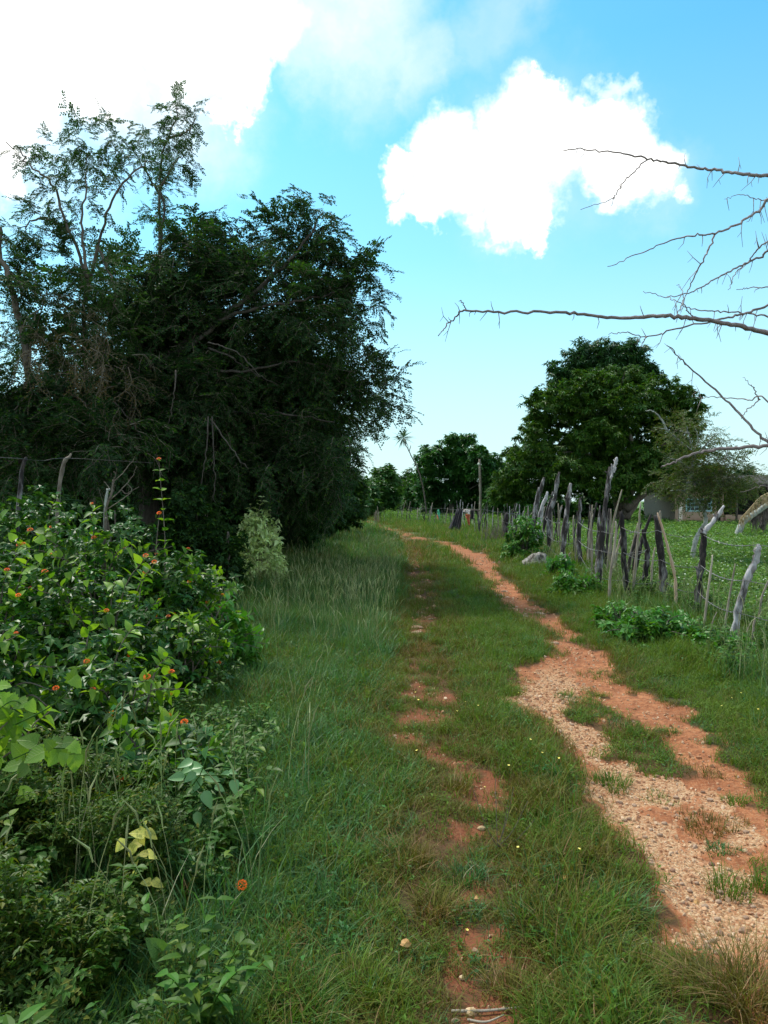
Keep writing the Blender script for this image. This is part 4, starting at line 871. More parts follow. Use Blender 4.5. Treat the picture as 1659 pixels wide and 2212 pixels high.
# ------------------------------------------------------------------ house
def house():
    Y = 42.0; X = lambda fx: (fx/4-384)/FOC*Y; Z = lambda fy: CAM_H+(HOR-fy/4)/FOC*Y; D = 5.0
    root = thing('house', 'low brown plastered house with a pale blue barred window behind the pasture', 'house', (X(2695), Y, 0))
    x0, x1 = X(2700), X(2895); zt = 2.45; wx0, wx1, wz0, wz1 = X(2744), X(2845), Z(2043), Z(1998); dx0, dx1, dz = X(2866), X(2884), 2.0
    mb = MB(); t = .22
    mb.box(x0, wx0, Y, Y+t, -.2, zt); mb.box(wx0, wx1, Y, Y+t, -.2, wz0); mb.box(wx0, wx1, Y, Y+t, wz1, zt); mb.box(wx1, dx0, Y, Y+t, -.2, zt); mb.box(dx0, dx1, Y, Y+t, dz, zt); mb.box(dx1, x1, Y, Y+t, -.2, zt)
    mb.box(x0, x0+t, Y+t, Y+D, -.2, zt); mb.box(x1-t, x1, Y+t, Y+D, -.2, zt); mb.box(x0+t, x1-t, Y+D-t, Y+D, -.2, zt)
    mb.build('wall', M['wall'], root)
    mb = MB(); mb.box(dx0, dx1, Y+.12, Y+.18, 0, dz); mb.build('doorway_shade', M['dark_in'], root)  # dark panel painted as the shade in the open doorway
    mb = MB(); f = .05; e = .03
    mb.box(wx0-e, wx1+e, Y-.04, Y-.003, wz0-f, wz0+f*.6); mb.box(wx0-e, wx1+e, Y-.04, Y-.003, wz1-f*.6, wz1+f); mb.box(wx0-e, wx0+f, Y-.039, Y-.004, wz0+f*.6, wz1-f*.6); mb.box(wx1-f, wx1+e, Y-.039, Y-.004, wz0+f*.6, wz1-f*.6)
    win = mb.build('window', M['frame_blue'], root)
    nx, nz = 6, 3
    mb = MB()
    for i in range(1, nx): x = wx0+(wx1-wx0)*i/nx; mb.box(x-.012, x+.012, Y-.03, Y-.006, wz0, wz1)
    for j in range(1, nz): z = wz0+(wz1-wz0)*j/nz; mb.box(wx0, wx1, Y-.034, Y-.031, z-.012, z+.012)
    o = mb.build('window_bars', M['frame_blue'], None); o.parent = win
    gm = None
    for i in range(nx):
        for j in range(nz):
            xa = wx0+(wx1-wx0)*i/nx; za = wz0+(wz1-wz0)*j/nz; m = MB(); m.box(xa+.014, xa+(wx1-wx0)/nx-.014, Y+.05, Y+.058, za+.014, za+(wz1-wz0)/nz-.014); o = m.build('pane', M['glass'], None); o.parent = win
    mb = MB()
    for fx in (2672, 2690): pass
    mb.box(X(2671), X(2684), Y-1.6, Y-1.45, 0, Z(2025)+.1); mb.build('pillar', M['white_wash'], root)
    mb = MB(); mb.box(X(2668), X(2687), Y-1.62, Y-1.43, Z(2025)+.1, Z(2025)+.2); mb.build('pillar_cap', M['white_wash'], root)
    # thatch-dark roof with a slight slope and porch roof to the right
    mb = MB(); xe = X(3300)
    v = [(x0-.8, Y-1.0, 2.42), (xe, Y-1.0, 2.42), (xe, Y+D/2, 2.98), (x0-.8, Y+D/2, 2.98), (xe, Y+D+.6, 2.42), (x0-.8, Y+D+.6, 2.42)]
    v2 = [(a, b, c-.18) for a, b, c in v]
    mb.add(v+v2, [(0,1,2,3),(3,2,4,5),(9,8,7,6),(11,10,8,9),(0,6,7,1),(5,4,10,11),(0,3,9,6),(3,5,11,9),(1,7,8,2),(2,8,10,4)]); mb.build('roof', M['roof'], root)
    r = np.random.default_rng(3); mb = MB()
    for i in range(420):
        x = r.uniform(x0-.8, xe); mb.tube([(x, Y-1.0, 2.44), (x+r.uniform(-.05, .05), Y-1.05, 2.44-r.uniform(.1, .4))], [.014, .004], 3)
    tag(mb.build('thatch_fringe', M['thatch_grey'], root), kind='stuff')
    mb = MB()
    for fx in (2925, 3005, 3090): mb.tube([(X(fx), Y-.6, -.1), (X(fx)+.05, Y-.6, 2.3)], [.06, .05], 6)
    for k, fx in enumerate((2925, 3005, 3090)):
        m = MB(); m.tube([(X(fx), Y-.6, -.1), (X(fx)+.03, Y-.6, 1.2), (X(fx)+.05, Y-.6, 2.3)], [.06, .055, .05], 6); m.build('porch_post', M['bark'], root, True)
    mb = MB(); mb.box(x1+.01, xe, Y+D-.5, Y+D-.3, 0, 2.3); mb.build('back_wall', M['dark_in'], root)  # porch shade put into the colour of this wall
    mb = MB(); mb.box(x1+.01, xe, Y-.2, Y+.02, -.1, .75); mb.build('low_wall', M['wall'], root)
house()
def palm_shelter():
    Y = 28.0; root0 = P(*z9(1240, 1790), Y); root = thing('dry_palm', 'leaning palm with dead straw fronds hanging at the right edge of the pasture', 'palm', (root0[0], Y, 0))
    limb(root, [np.array([root0[0], Y, -.1])]+[P(*z9(*p), Y) for p in [(1290,1640),(1360,1520),(1480,1440),(1640,1330),(1800,1250)]], .13, .09, 'bark_pale', 'trunk', 8, .02, 5)
    arcs = [([(1850,1120),(1650,1180),(1540,1240),(1430,1360),(1300,1500)], 'thatch'), ([(1850,1180),(1650,1250),(1560,1330),(1480,1450)], 'thatch_grey'), ([(1850,1210),(1700,1280),(1620,1400),(1580,1520)], 'thatch_grey')]
    r = np.random.default_rng(8)
    for k, (a, mt) in enumerate(arcs):
        q = spline([P(*z9(*p), Y-.3+.4*k) for p in a], 24); mb = MB(); mb.tube(q, lerp_r(.03, .012, len(q)), 5)
        for i in range(len(q)-1):
            for w in range(7):
                c = q[i]+(q[i+1]-q[i])*w/7; l = r.uniform(.35, .85)*(1 if mt == 'thatch_grey' else .55); dx = r.uniform(-.35, .1)
                mb.tube([c, c+np.array([dx*.4*l-.05, r.uniform(-.2, .2)*l, -.5*l]), c+np.array([dx*.5*l, r.uniform(-.3, .3)*l, -l])], [.012, .016, .003], 3, 0, False)
        mb.build('dead_frond', M[mt], root)
palm_shelter()

# ------------------------------------------------------------------ stick fence on the right
def post_obj(root, pts, Yd, w, mat, name='post', label=None, seed=0, tip=.7, notch=True):
    g = np.random.default_rng(seed); q = [P(x, y, Yd) for x, y in pts]; gz = Hf(q[0][0], Yd)
    q[0] = q[0] if name == 'post_top' else np.array([q[0][0]-(q[1][0]-q[0][0])*.05, Yd, min(q[0][2], gz)-.12])
    lean = g.uniform(-.12, .12) if name != 'post_top' else 0
    for i in range(len(q)): q[i][1] += lean*q[i][2]
    s = spline(q, max(10, 4*len(q))); u = unit(Yd); s[:, :2] += g.normal(0, w*u*.05, (len(s), 2))
    rad = lerp_r(w*u*.42, w*u*.42*tip, len(s))*(1+g.normal(0, .12, len(s))); rad[-1] *= .55
    if tip < .9: rad[-2] *= .85
    mb = MB(); mb.tube(s, rad, 9 if w > 12 else 6, lump=.10 if w > 8 else .05, seed=seed)
    if notch and w > 8:
        for k in range(2):
            i = g.integers(3, len(s)-2); a = g.uniform(0, 6.28); d = np.array([math.cos(a), math.sin(a)*.6, .8]); mb.tube([s[i], s[i]+d*rad[i]*1.5], [rad[i]*.5, rad[i]*.25], 5)
    o = mb.build(name, M[mat], root, True)
    if label: o['label'] = label
    return o, s
def right_fence():
    root = thing('stick_fence', 'fence of crooked weathered posts and thin stakes strung with barbed wire, right of the track', 'fence', (4.2, 8.2, 0))
    z = lambda L: [z1(*p) for p in L]
    main = [([(1430,1225),(1465,1000),(1500,800),(1555,680),(1560,580)], 8.1, 22, 'post_pale', 'pale bent post nearest the viewer'),
        ([(1205,1035),(1240,830),(1265,650),(1275,495)], 10.2, 20, 'post_dark', 'dark post whose pale top bends to the right'),
        ([(1035,945),(1005,760),(985,620),(950,405)], 11.6, 22, 'post_dark', 'thick dark post leaning left'),
        ([(890,900),(898,740),(905,640),(872,490)], 12.4, 15, 'post_dark', None), ([(790,930),(782,830),(765,690),(757,540),(742,380)], 12.0, 18, 'post_dark', 'dark post swollen near its foot'),
        ([(588,905),(625,680),(660,400),(690,230),(708,100)], 12.8, 17, 'post', 'tallest grey post leaning right with a split top'), ([(503,712),(495,560),(498,420),(510,295)], 17, 13, 'post_dark', None),
        ([(380,715),(400,520),(425,340),(440,205)], 17.6, 15, 'post', None), ([(305,650),(305,430),(340,290),(370,135)], 20, 13, 'post', 'tall grey post with a leaning top'),
        ([(240,600),(285,420),(332,258)], 22, 9, 'post_dark', None), ([(213,600),(250,400),(290,258)], 23, 12, 'post_pale', None), ([(178,570),(220,380),(272,170)], 25, 11, 'post', None), ([(195,585),(215,400),(250,230)], 24, 9, 'post', None),
        ([(25,575),(40,480),(38,390)], 27, 14, 'post_dark', None)]
    tops = []
    for i, (pts, Y, w, mt, lab) in enumerate(main):
        o, s = post_obj(root, z(pts), Y, w, mt, 'post', lab, 900+i, .75); tops.append((Y, s))
    # pale bent top of the second post, split top of the tallest
    o, _ = post_obj(root, z([(1255,520),(1275,495),(1330,430),(1388,345)]), 10.2, 15, 'post_pale', 'post_top', None, 931); 
    post_obj(root, z([(684,180),(694,150),(690,85)]), 12.75, 6, 'post_pale', 'post_top', None, 932)
    post_obj(root, z([(700,140),(712,100),(722,45)]), 12.8, 9, 'post_pale', 'post_top', None, 933)
    for o in root.children:
        if o.name.startswith('post_top'): pass
    stakes = [([(1090,990),(1085,830),(1070,740),(1030,590),(965,388)], 10.9, 8, 'peeled', 'pale orange peeled stake leaning left'), ([(672,965),(685,800),(715,600),(728,500),(725,440)], 11.6, 8, 'stake', None),
        ([(815,870),(838,640),(848,500),(855,320)], 12.1, 7, 'stake', None), ([(930,910),(938,720),(952,600)], 12, 6, 'stake', None), ([(1252,1145),(1280,930),(1318,648)], 9.1, 7, 'stake', None), ([(1378,1175),(1405,960),(1442,700)], 8.9, 6, 'stake', None),
        ([(1560,1240),(1565,1130),(1577,1030)], 8.0, 7, 'stake', None), ([(1600,1100),(1612,940),(1665,790)], 9.0, 7, 'stake', None), ([(560,870),(572,600),(560,380)], 14.2, 5, 'stake', None), ([(466,705),(468,620),(472,538)], 17.3, 5, 'stake', None),
        ([(655,705),(690,460),(738,245)], 15, 6, 'stake', None), ([(540,650),(552,520),(572,400)], 17.5, 5, 'stake', None), ([(990,560),(985,470),(982,375)], 13, 7, 'stake', None), ([(620,880),(628,780),(632,700)], 13.2, 4, 'stake', None), ([(415,700),(425,660),(440,630)], 17.4, 4, 'stake', None), ([(350,460),(365,400),(378,340)], 26, 5, 'stake', None),
        ([(1300,1130),(1310,1080),(1340,1000)], 8.6, 4, 'stake', None), ([(1500,1180),(1530,1120),(1560,1060)], 8.2, 4, 'stake', None)]
    for i, (pts, Y, w, mt, lab) in enumerate(stakes): post_obj(root, z(pts), Y, w, mt, 'stake', lab, 950+i, .7, notch=False)
    far = [(1420,570,1455,270,32,'d'),(1480,420,1468,170,12,'g'),(1490,400,1492,200,12,'p'),(1530,400,1570,170,12,'p'),(1600,300,1592,180,12,'p'),(1610,300,1650,255,10,'p'),(1310,350,1325,200,11,'p'),(1255,400,1258,205,7,'p'),(1210,530,1200,340,12,'g'),(1180,530,1150,245,28,'d'),
        (1130,440,1105,240,9,'g'),(1060,470,1050,240,12,'d'),(1030,470,1000,320,10,'p'),(985,470,960,235,18,'d'),(962,300,970,130,12,'p'),(985,300,992,155,9,'p'),(795,400,805,165,11,'g'),(870,320,845,230,10,'d'),(680,400,652,200,12,'p'),(635,380,630,240,8,'d'),(590,415,558,270,14,'d'),(525,405,508,290,10,'d'),
        (475,410,470,300,6,'d'),(455,300,444,238,6,'p'),(390,415,400,160,10,'d'),(345,390,332,225,6,'p'),(290,350,296,200,6,'d'),(225,340,232,245,5,'g'),(1095,240,1098,180,7,'p'),(1370,560,1372,440,7,'d'),(1300,560,1310,450,7,'g'),(720,400,700,300,7,'d'),(750,400,760,300,5,'g'),(110,380,130,200,5,'d'),(160,350,150,210,5,'g'),(1520,400,1528,300,10,'p')]
    mt = {'d': 'post_dark', 'g': 'post', 'p': 'post_pale'}
    ft = []
    for i, (bx, by, tx, ty, w, m) in enumerate(far):
        a = z2(bx, by); c = z2(tx, ty); Y = min(52, gdist(max(a[1], z2(0, 385 if bx < 700 else 400 if bx < 800 else 470 if bx < 1100 else 545)[1])))
        if by < 380 and bx > 900: Y += 1.5
        Y *= 1.0; o, s = post_obj(root, [a, ((a[0]+c[0])/2+random.uniform(-1, 1), (a[1]+c[1])/2), c], Y, w*.3737*.54, mt[m], 'post', None, 1000+i, .8, notch=False); ft.append((Y, s))
    cl = [(100,375,78,200),(62,380,58,262),(75,382,70,250),(92,378,97,258),(84,380,86,270),(50,382,45,268),(68,382,64,240)]
    for i, (bx, by, tx, ty) in enumerate(cl): 
        a, c = z2(bx, by), z2(tx, ty); post_obj(root, [a, ((a[0]+c[0])/2, (a[1]+c[1])/2), c], 53, 2.2, 'stake', 'stake', None, 1050+i, .8, notch=False)
    gg = np.random.default_rng(44)
    for i in range(80):
        Yd = 13.5+38*(i/80)**1.2+gg.uniform(-.4, .4); x0 = fence_x(Yd)+gg.uniform(-.2, .25); hh = gg.uniform(.9, 1.55); u = unit(Yd); cx = (x0/Yd*FOC+384)/K; yb = (HOR+CAM_H/Yd*FOC)/K; yt = yb-hh/u; le = gg.uniform(-.12, .28)*hh/u
        post_obj(root, [(cx, yb), (cx+le*.4+gg.uniform(-2, 2), (yb+yt)/2), (cx+le, yt)], Yd, gg.uniform(.035, .085)/u, ['post_dark', 'post_dark', 'post', 'stake'][int(gg.integers(0, 4))], 'post' if i % 3 else 'stake', None, 1200+i, .75, notch=False)
    # wires
    allp = sorted([t for t in tops]+[t for t in ft if t[0] < 54], key=lambda t: t[0])
    anchors = [(4.6, 5.2)]
    g = np.random.default_rng(5)
    for lvl, h in enumerate((.35, .72, 1.1)):
        pts = [np.array([4.9, 5.5, h])]
        for (Y, s) in allp[:14]:
            if Y in (12.4,): pass
            k = int(np.argmin(np.abs(s[:, 2]-h-g.uniform(-.06, .06)))); 
            if abs(s[k, 2]-h) < .2 and Y > pts[-1][1]+.25: pts.append(s[k]+np.array([-.03, -.05, 0]))
        pts += [np.array([fence_x(Y), Y, h]) for Y in (30, 36, 42, 48)]
        w = []
        for a, b in zip(pts[:-1], pts[1:]):
            for t in np.linspace(0, 1, 8, endpoint=False): w.append(a*(1-t)+b*t-np.array([0, 0, .06*4*t*(1-t)]))
        w.append(pts[-1]); mb = MB(); mb.tube(w, .0045, 4)
        wa = np.array(w); L_ = np.concatenate([[0], np.cumsum(np.linalg.norm(np.diff(wa, axis=0), axis=1))])
        for d in np.arange(.1, min(L_[-1], 16), .14):
            c = np.array([np.interp(d, L_, wa[:, k]) for k in range(3)]); e = rnd_unit(g)*.022; mb.tube([c-e, c+e], .0025, 3)
        mb.build('barbed_wire', M['wire'], root)
right_fence()
def left_fence():
    root = thing('wire_fence', 'old wooden posts with a single sagging wire behind the orange flowering bushes', 'fence', (-4, 8.5, 0))
    post_obj(root, [(12,1130),(28,1050),(38,985)], 7.6, 13, 'post_dark', 'post', 'dark upright post at the left edge', 1101); 
    post_obj(root, [(110,1100),(128,1040),(152,980)], 9.0, 12, 'bark', 'post', 'brown leaning post', 1102)
    post_obj(root, [(210,1180),(236,1100),(246,1055)], 6.9, 9, 'bark_pale', 'post', 'pale snapped post', 1103, notch=False)
    mb = MB(); w = spline([P(-60,985,7.6), P(38,990,7.6), P(90,995,8.4), P(150,990,9), P(330,1000,10)], 30); mb.tube(w, .003, 4); mb.build('wire', M['wire'], root)
left_fence()
def dead_stub():
    Y = 6.8; b = P(220,1180,Y); root = thing('dead_sapling', 'leafless pale dead sapling with forked twigs above the flowering bushes', 'dead tree', (b[0], Y, 0))
    T = lambda q: [P(x, y, Y) for x, y in q]
    limb(root, [np.array([b[0], Y, -.1])]+T([(228,1130),(240,1070),(246,1035)]), .016, .009, 'bark', 'trunk', 6, .006, 1)
    for i, q in enumerate([[(246,1040),(265,1022),(290,992)], [(238,1080),(262,1058),(286,1030),(294,1008)], [(232,1100),(262,1080),(285,1060),(275,1045)], [(246,1035),(250,1025),(246,1018)], [(240,1060),(225,1040)], [(262,1058),(275,1066),(300,1050)]]):
        limb(root, T(q), .005, .0022, 'bark', 'branch', 5, .004, 5+i)
dead_stub()

# tarpaulin, sheets and rag at the bend of the fence
def tarps():
    c = z2; Y = 35.5
    def sheet(name, cols, mat, label, cat, Yd, dy=.9, wr=.05):
        # cols: list of (top point, bottom point) columns
        nu, nv = (len(cols)-1)*5+1, 12; V = []
        g = np.random.default_rng(3)
        T = np.array([P(*c(*a), Yd) for a, b in cols]); B = np.array([P(*c(*b), Yd) for a, b in cols])
        for i in range(nu):
            t = i/(nu-1)*(len(cols)-1); k = min(int(t), len(cols)-2); f = t-k; a = T[k]*(1-f)+T[k+1]*f; b = B[k]*(1-f)+B[k+1]*f
            for j in range(nv):
                s = j/(nv-1); p = a*(1-s)+b*s; p = p+np.array([0, -dy*s+wr*math.sin(i*1.9+s*2)*(.4+s), 0])+g.normal(0, .008, 3); V.append(p)
        F = [(i*nv+j, (i+1)*nv+j, (i+1)*nv+j+1, i*nv+j+1) for i in range(nu-1) for j in range(nv-1)]
        o = mesh_obj(name, V, F, M[mat], None, True); md = o.modifiers.new('thickness', 'SOLIDIFY'); md.thickness = .015
        tag(o, label, cat); return o
    sheet('tarpaulin', [((925,240), (825,435)), ((950,230), (860,470)), ((975,228), (900,485)), ((990,232), (938,490))], 'tarp', 'black tarpaulin draped slanting from the fence posts down to the grass', 'tarpaulin', Y, 1.0, .09)
    sheet('rusty_sheet', [((1022,285), (1030,320)), ((1045,285), (1045,380)), ((1068,285), (1062,410))], 'rust', 'rust red cloth strip hanging on the fence beside the black tarpaulin', 'cloth', Y-.4, .05)
    sheet('pale_sheet', [((1000,235), (1002,262)), ((1035,235), (1030,275)), ((1075,238), (1062,290))], 'sheet_white', 'off-white sheet folded over the fence rail above the red strip', 'cloth', Y-.5, .05)
    sheet('dark_cloth', [((1080,245), (1072,330)), ((1112,245), (1105,345))], 'tarp', 'dark cloth hung on the fence between the red strip and the thick dark post', 'cloth', Y-.3, .05)
    sheet('green_rag', [((725,240), (722,330)), ((735,235), (735,395)), ((745,255), (748,400))], 'rag', 'bright green rag tied to the far fence left of the tarpaulin', 'rag', 44, .05)
    mb = MB(); mb.tube([P(*c(720,290), 43.8), P(*c(728,340), 43.7), P(*c(738,395), 43.8)], [.03, .05, .02], 5); tag(mb.build('red_strap', M['rust']), 'thin red strap hanging beside the bright green rag', 'strap')
    mb = MB(); mb.tube([P(*c(930,238), Y+.02), P(*c(1060,234), Y), P(*c(1175,245), Y)], .04, 6); tag(mb.build('fence_rail', M['bark']), 'horizontal wooden rail holding the tarpaulin and the sheets', 'rail')
tarps()
def cut_stones():
    g = np.random.default_rng(12)
    def rock(name, c, R3, mat, seed, sub=3, amp=.25):
        import bmesh
        bm = bmesh.new(); bmesh.ops.create_icosphere(bm, subdivisions=sub, radius=1); v = np.array([q.co[:] for q in bm.verts]); f = [[q.index for q in p.verts] for p in bm.faces]; bm.free()
        n = fbm(v[:, 0]*1.6+seed*3, v[:, 1]*1.6, v[:, 2]*1.6, s=seed, o=4)-.5; v = v*(1+amp*2.2*n)[:, None]; v[:, 2] = np.maximum(v[:, 2], -.6)
        return mesh_obj(name, v*np.array(R3)+np.array(c), f, M[mat], None, sub > 2)
    x, y = gxy(1157, 1232); o = rock('boulder', (x, y, .14), (.27, .25, .24), 'boulder', 3, 4, .45); tag(o, 'rough grey and white boulder lying in the grass by the fence', 'boulder')
    for i, (px, py, r, lab) in enumerate([(1018,2168,14,'pale yellow stone on the bare earth at the bottom of the track'), (1000,2090,9,'small pale stone on the dark earth above the dry sticks'), (1090,2165,8,'small flat pale stone right of the yellow one'), (985,2185,10,'reddish stone half under the dry sticks'), (1040,1780,9,'tiny pale stone on the left rut'),
            (1020,2205,14,'orange stone at the bottom edge')]):
        x, y = gxy(px, py); u = unit(y); o = rock('pale_stone', (x, y, Hf(x, y)+r*u*.3), (r*u, r*u*.8, r*u*.55), 'stone_pale' if i != 3 else 'stone', 20+i, 2); tag(o, lab, 'stone')
    k = 0
    for i in range(600):
        py = g.uniform(1480, 2050); px = g.uniform(1130, 1659); x, y = gxy(px, py); so, gr, ra, rb = masks(np.array([x]), np.array([y]))
        if gr[0] < .35: continue
        r = g.uniform(.007, .015)*(1.3 if y > 4 else 1); o = rock('stone', (x, y, Hf(x, y)+r*.3), (r, r*g.uniform(.6, 1), r*.6), 'stone', 40+i, 2); tag(o, 'loose stone lying on the pale gravel of the right rut', 'stone', 'loose stones on the right rut'); k += 1
        if k >= 70: break
    k = 0
    for i in range(400):
        py = g.uniform(1170, 1400); px = g.uniform(880, 1200); x, y = gxy(px, py); so, gr, ra, rb = masks(np.array([x]), np.array([y]))
        if so[0] < .45: continue
        r = g.uniform(.03, .07); o = rock('flat_stone', (x, y, Hf(x, y)+r*.1), (r*1.2, r, r*.35), 'stone', 240+i, 2); tag(o, 'flat pale stone bedded in the far part of the ruts', 'stone', 'flat stones bedded in the far ruts'); k += 1
        if k >= 22: break
cut_stones()

# ------------------------------------------------------------------ dead tree reaching in from the right
def dead_tree():
    Y = 8.0; TX = (925*1.0*.83-384+190)/FOC*Y; root = thing('dead_tree', 'leafless dead tree whose bare grey branches reach in from the right edge', 'dead tree', (5.6, Y, 0))
    tr = [np.array([5.6, Y, -.1]), np.array([5.5, Y, 1.5]), np.array([5.55, Y+.1, 3.2]), np.array([5.45, Y, 5.4])]
    limb(root, tr, .16, .06, 'bark_dead', 'trunk', 9, .02, 2)
    g = np.random.default_rng(77)
    def br(pts, w0, w1, Yd, attach=None, spurs=0, name='branch', up=False):
        q = [P(x, y, Yd+.15*math.sin(i*1.3+w0)) for i, (x, y) in enumerate(pts)]
        if attach is not None: q = [np.array([5.5, Y, attach])]+q
        s = spline(q, 7*len(q)); u = unit(Yd); s = s+g.normal(0, .006, s.shape); rad = lerp_r(w0*u*.5, w1*u*.5, len(s), .9)
        mb = MB(); mb.tube(s, rad, 7, lump=.07, seed=int(w0*10))
        for k in range(spurs):
            t = g.uniform(.2, .98); i = int(t*(len(s)-1)); l = g.uniform(.05, .24)*(1.15-t*.4); d = np.array([g.uniform(-.7, .1), g.uniform(-.5, .5), -1 if g.random() < .7 else .9]); d /= np.linalg.norm(d)
            m = s[i]+d*l*.5+g.normal(0, .012, 3); e = m+(d+g.normal(0, .25, 3))*l*.5; mb.tube([s[i], m, e], [.0042, .003, .0016], 4)
            if l > .15: mb.tube([m, m+np.array([g.uniform(-.08, .02), 0, -.05])], [.003, .0018], 3)
        mb.build(name, M['bark_dead'], root, True)
    br([(1700,379),(1640,379),(1600,376),(1550,368),(1500,362),(1450,352),(1400,343),(1340,331),(1270,323),(1217,323)], 9, 2, Y, 4.9, 12)
    br([(1395,346),(1350,390),(1325,425),(1315,432),(1255,453)], 3, 1.2, Y, None, 2, 'twig')
    br([(1700,425),(1640,455),(1600,480),(1545,505),(1500,508),(1440,522),(1380,548),(1312,577)], 7, 1.6, Y-.3, 4.4, 6)
    br([(1545,505),(1520,560),(1500,600),(1480,640),(1458,690)], 4, 1.5, Y-.3, None, 4, 'twig')
    br([(1700,538),(1640,555),(1590,580),(1540,605),(1500,628),(1440,641),(1390,629)], 6, 1.3, Y+.4, 3.9, 8)
    br([(1700,500),(1645,530),(1620,560),(1590,590),(1575,625)], 4, 1.3, Y+.5, None, 4, 'twig')
    br([(1740,738),(1650,718),(1580,700),(1500,688),(1430,683),(1350,687),(1270,681),(1190,674),(1090,674),(1005,670),(990,680),(965,703),(948,725)], 13, 2, Y-.8, 3.1, 20)
    br([(1005,671),(1000,655),(993,648)], 2.5, 1.3, Y-.8, None, 0, 'twig')
    br([(1740,640),(1659,660),(1600,680),(1550,690),(1450,713),(1397,727),(1350,718),(1315,722)], 7, 1.3, Y-.2, 3.3, 9)
    br([(1397,727),(1390,737),(1383,750)], 2.6, 1.2, Y-.2, None, 0, 'twig')
    br([(1740,690),(1659,683),(1600,676),(1550,672),(1500,668),(1460,650),(1440,641)], 5, 1.3, Y+.2, 3.4, 8)
    br([(1740,630),(1659,621),(1620,622),(1590,624)], 4, 1.3, Y+.2, 3.6, 2)
    br([(1500,688),(1480,665),(1475,630),(1462,615)], 3, 1, Y-.8, None, 1, 'twig')
    br([(1760,1040),(1700,990),(1640,940),(1590,885),(1530,830),(1480,785),(1440,745)], 9, 2, Y+.1, 1.2, 12)
    br([(1760,1010),(1659,866),(1620,864),(1580,860),(1530,858),(1500,857)], 4, 1.2, Y+.1, None, 2, 'twig')
    br([(1640,862),(1610,890),(1600,905)], 3, 1, Y+.1, None, 0, 'twig'); br([(1640,862),(1625,835),(1605,815)], 3, 1, Y+.1, None, 0, 'twig')
    br([(1740,953),(1659,962),(1580,968),(1540,972),(1490,982),(1455,998),(1428,1009)], 11, 3, Y-.4, 1.9, 3)
    br([(1700,1098),(1659,1051),(1600,1064)], 3, 1, Y, 1.3, 0, 'twig')
    br([(1700,437),(1640,430),(1600,420),(1565,430)], 3, 1, Y, 4.6, 5, 'twig')
dead_tree()

# ------------------------------------------------------------------ leaves and flowers as single objects
def ovate(name, mat, width, seg, fold, droop, wavy=0.0, heart=False, seed=0, lobes=False):
    V = []; F = []; r = np.random.default_rng(seed)
    for i in range(seg+1):
        t = i/seg
        w = width*.5*(math.sin(PI*min(1, t**.62)))**.8*(1-.15*t) if 0 < i < seg else 0
        if heart and i == 1: w = width*.46
        if lobes and 0 < i < seg: w *= (1.15 if i % 2 else .82)
        z = -droop*t*t; zz = z+fold*w*1.6+r.uniform(-wavy, wavy)
        xo = -.07 if (heart and i == 1) else 0
        V += [(t+xo*1.2, w, zz), (t, 0, z), (t+xo*1.2, -w, z+fold*w*1.6+r.uniform(-wavy, wavy))]
    for i in range(seg):
        a = 3*i
        if i == 0: F += [(a+1, a+4, a+3), (a+1, a+5, a+4)]
        elif i == seg-1: F += [(a, a+1, a+4), (a+1, a+2, a+4)]
        else: F += [(a, a+1, a+4, a+3), (a+1, a+2, a+5, a+4)]
    keep = sorted({i for q in F for i in q}); m = {k: j for j, k in enumerate(keep)}
    return mesh_data(name, [V[k] for k in keep], [[m[i] for i in q] for q in F], M[mat], True)
LEAF = {'lan': [ovate('lantana_leaf', 'lantana', .55, 5, .25, .22, .01, seed=i) for i in range(3)],
        'lan_lit': [ovate('lantana_leaf', 'vine', .55, 5, .25, .25, .01, seed=i+5) for i in range(2)],  # yellow-green copy with sunlight put into the leaf colour
        'vine': [ovate('vine_leaf', 'vine_big', .95, 9, .14, .3, .03, True, i, i == 1) for i in range(4)],
        'yellow': [ovate('yellow_leaf', 'yellow', .72, 6, .15, .3, .025, False, i) for i in range(3)],
        'blue': [ovate('pale_leaf', 'blue_leaf', .62, 6, .22, .1, .01, False, i) for i in range(3)],
        'broad': [ovate('broad_leaf', 'broad', .8, 9, .16, .25, .03, True, i) for i in range(3)],
        'pale': [ovate('pale_shrub_leaf', 'pale_shrub', .45, 5, .22, .25, .01, seed=i) for i in range(3)],
        'shrub': [ovate('shrub_leaf', 'shrub', .5, 5, .2, .2, .01, seed=i) for i in range(3)]}
def flower_mesh(mat, n=34, rp=.5):
    mb = MB(); r = np.random.default_rng(2)
    for i in range(n):
        t = (i+.5)/n; ph = math.acos(1-t*1.15); a = i*2.4; d = np.array([math.sin(ph)*math.cos(a), math.sin(ph)*math.sin(a), math.cos(ph)*.6]); c = d*.85
        for k in range(2):
            b = rnd_unit(r)*.35+d; v, f = leaf_geo(c, b, (0, 0, 1), rp, rp*.8, .1, .2); mb.add(v, f)
    return mesh_data('flower_petals', np.concatenate(mb.v), mb.f, M[mat])
FLOWER = flower_mesh('orange')
def orient(d, up):
    d = np.asarray(d, float); d = d/(np.linalg.norm(d)+1e-9); u = np.asarray(up, float); y = np.cross(u, d); y /= np.linalg.norm(y)+1e-9; u = np.cross(d, y)
    return Matrix(((d[0], y[0], u[0]), (d[1], y[1], u[1]), (d[2], y[2], u[2])))
LEAF_SRC = {}
def place(root, name, me, c, d, up, size):
    key = (name, me.name)
    if key not in LEAF_SRC: o = LEAF_SRC[key] = bpy.data.objects.new(name, me)
    else: o = LEAF_SRC[key].copy(); o.name = name
    COL.objects.link(o); o.parent = root; o.rotation_mode = 'QUATERNION'
    o.matrix_local = Matrix.Translation(Vector(c)-(Vector(root.location) if root else Vector())) @ orient(d, up).to_4x4() @ Matrix.Diagonal((size, size, size, 1))
    return o
